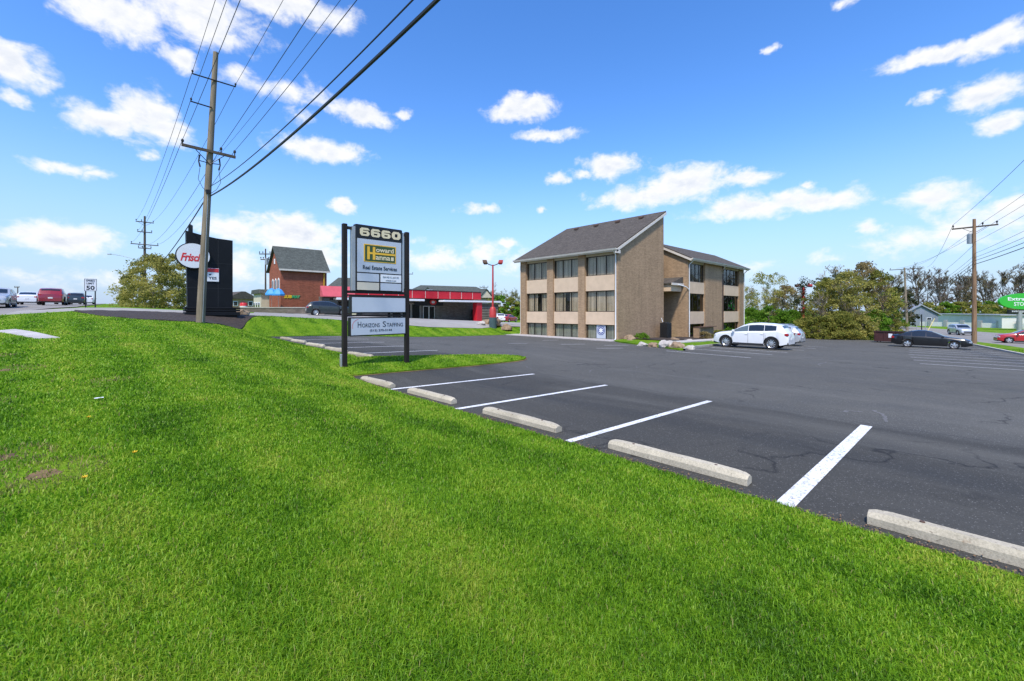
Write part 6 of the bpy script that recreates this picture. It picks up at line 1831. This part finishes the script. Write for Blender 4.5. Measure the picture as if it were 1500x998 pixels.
to_camera(bxw(14, .93), 14.12, 415, 'wire from the right end of the top crossarm running overhead', .010, 'wire from the right end of the top crossarm to the distant pole', p3z + 13.6, x3 + 1.0)
to_camera(bxw(10.22, .45), 10.52, 468, 'wire from the middle insulator of the lower crossarm running overhead', .011, 'wire from the middle of the lower crossarm to the distant pole', p3z + 10.0, x3 + .6)
to_camera(bxw(9.6, .05), 9.6, 499, 'thinnest wire between the two right crossarm wires', .006)
to_camera(bxw(10.22, 1.06), 10.52, 523, 'wire from the right end of the lower crossarm running overhead', .011, 'wire from the right end of the lower crossarm to the distant pole', p3z + 10.0, x3 + 1.6)
to_camera(bxw(8.5, .1), 8.45, 605, 'thin telephone cable just above the thick cable bundle', .015)
to_camera(bxw(8.0, .12), 7.95, 641, 'thick black cable bundle crossing the sky to the top edge', .034)
wire(span((bxw(8.0, .0), 27, 7.95), (x3, y3 - .2, p3z + 5.2), 1.0), .032, 'thick cable sloping down left from the leaning pole past the pylon')
# right side
nx, ny = 12.0, -7.2
dn = (Vector((nx, ny)) - Vector((61.4, -.4))).normalized()
perp = Vector((-dn.y, dn.x))
a1z = p1z + 11.62
for s, lab in ((-1.46, 'left'), (-.55, 'middle'), (1.46, 'right')):
    q1 = (61.4 - perp.x * s, -.4 - perp.y * s, a1z + .28); qn = (nx - perp.x * s, ny - perp.y * s, 11.6)
    wire(span(q1, qn, .5), .013, 'wire from the %s insulator of the brown pole leaving the right edge' % lab, 'wires on the side street')
    q2 = (x2 + .6 - (-.17) * s * 1.6, y2 - .6 + s * 1.6 * -.98, p2z + 13.1)
    wire(span(q1, q2, .9), .015, 'wire from the %s insulator of the brown pole to the next pole' % lab, 'wires on the side street')
for (zo, zn, r, lab) in ((10.0, 8.9, .012, 'highest of the lower cables right of the brown pole'), (8.9, 7.9, .012, 'second of the lower cables right of the brown pole'), (8.5, 7.35, .014, 'third of the lower cables right of the brown pole'), (8.2, 6.9, .020, 'fourth of the lower cables right of the brown pole'), (7.85, 6.6, .028, 'lowest and thickest cable right of the brown pole')):
    wire(span((61.4, -.4, p1z + zo), (nx, ny, zn + .2), .35), r, lab, 'wires on the side street')
    wire(span((61.4, -.4, p1z + zo - .2), (x2 + .4, y2 - .4, p2z + 6.4 + (zo - 7.8) * .9), .8), r * 1.1, lab.replace('right of', 'left of'), 'wires on the side street')
# yellow guyed stake beside the second pole
x, y = pt(1368, 80)
gw_ = thing('guy_guard', 'yellow guy wire guard slanting behind the black sedan', 'guy guard', (x, y, G(x, y)))
MB().tube([(-.6, .9, 0), (.1, -.1, 2.6)], .055, 8).build('guard_tube', simple('guard_yellow', (.72, .60, .22), .6), gw_)
MB().tube([(.1, -.1, 2.6), (2.2, -3.1, 10.4)], .012, 5).build('guy_wire', MT['wire'], gw_)

# ------------------------------------------------------------------ small things in the lawn
sl3 = MB(); 
vs = []
for k in range(9):
    t = k / 8; yy = 17.9 + 4.7 * t; xx = -1.5 - 1.4 * t
    vs += [(xx - .24, yy, G(xx - .24, yy) + .05), (xx + .24, yy, G(xx + .24, yy) + .055)]
fs = [(2*k, 2*k+1, 2*k+3, 2*k+2) for k in range(8)]; nv = len(vs)
vs += [(a, b, c - .25) for a, b, c in vs]
fs += [(2*k+2, 2*k, nv+2*k, nv+2*k+2) for k in range(8)] + [(2*k+1, 2*k+3, nv+2*k+3, nv+2*k+1) for k in range(8)] + [(1, 0, nv, nv+1), (16, 17, nv+17, nv+16)]
sl3.add(vs, [tuple(f) for f in fs])
tag(sl3.build('concrete_slab', MT['slab']), 'narrow pale concrete slab sunk in the grass at the left edge', 'slab')
DN = [(-.2, 4.6, 'single bright yellow dandelion nearest the camera'), (.1, 5.05, 'small yellow dandelion just beyond the brightest one'), (-1.0, 7.3, 'yellow dandelion at the left, halfway up the lawn'), (-1.15, 7.9, 'yellow dandelion farthest up the left side of the lawn'), (-.25, 6.7, 'small orange yellow dandelion left of the lawn middle')]
for i, (x, y, lab) in enumerate(DN):
    z = G(x, y) + .03
    da = thing('dandelion', lab, 'flower', (x, y, z), i, 'dandelions in the lawn')
    MB().tube([(0, 0, -.01), (.004, .002, .055)], .0022, 5).build('stem', MT['leaf_green'], da)
    fl = MB()
    for k in range(22):
        a = 2 * PI * k / 22; tl_ = .006 + .010 * (k % 3) / 2
        ca, sa = math.cos(a), math.sin(a); c0 = Vector((.004, .002, .055))
        fl.add([c0 + Vector((-sa * .002, ca * .002, 0)), c0 + Vector((sa * .002, -ca * .002, 0)), c0 + Vector((ca * .019 + sa * .003, sa * .019 - ca * .003, tl_)), c0 + Vector((ca * .019 - sa * .003, sa * .019 + ca * .003, tl_))], [(0, 1, 2, 3)])
    fl.build('flower_head', MT['dandelion'], da)
lt_ = MB(); vs = []
for i in range(4):
    for j in range(4): vs.append((i * .03 - .045, j * .022 - .03, .012 + .014 * noise.noise(Vector((i * .9, j * .9, 4)))))
lt_.add(vs, [(i*4+j, (i+1)*4+j, (i+1)*4+j+1, i*4+j+1) for i in range(3) for j in range(3)])
tag(lt_.build('paper_scrap', MT['white'], loc=(-.2, 7.9, G(-.2, 7.9) + .055)), 'small white scrap of paper lying on the lawn', 'litter')
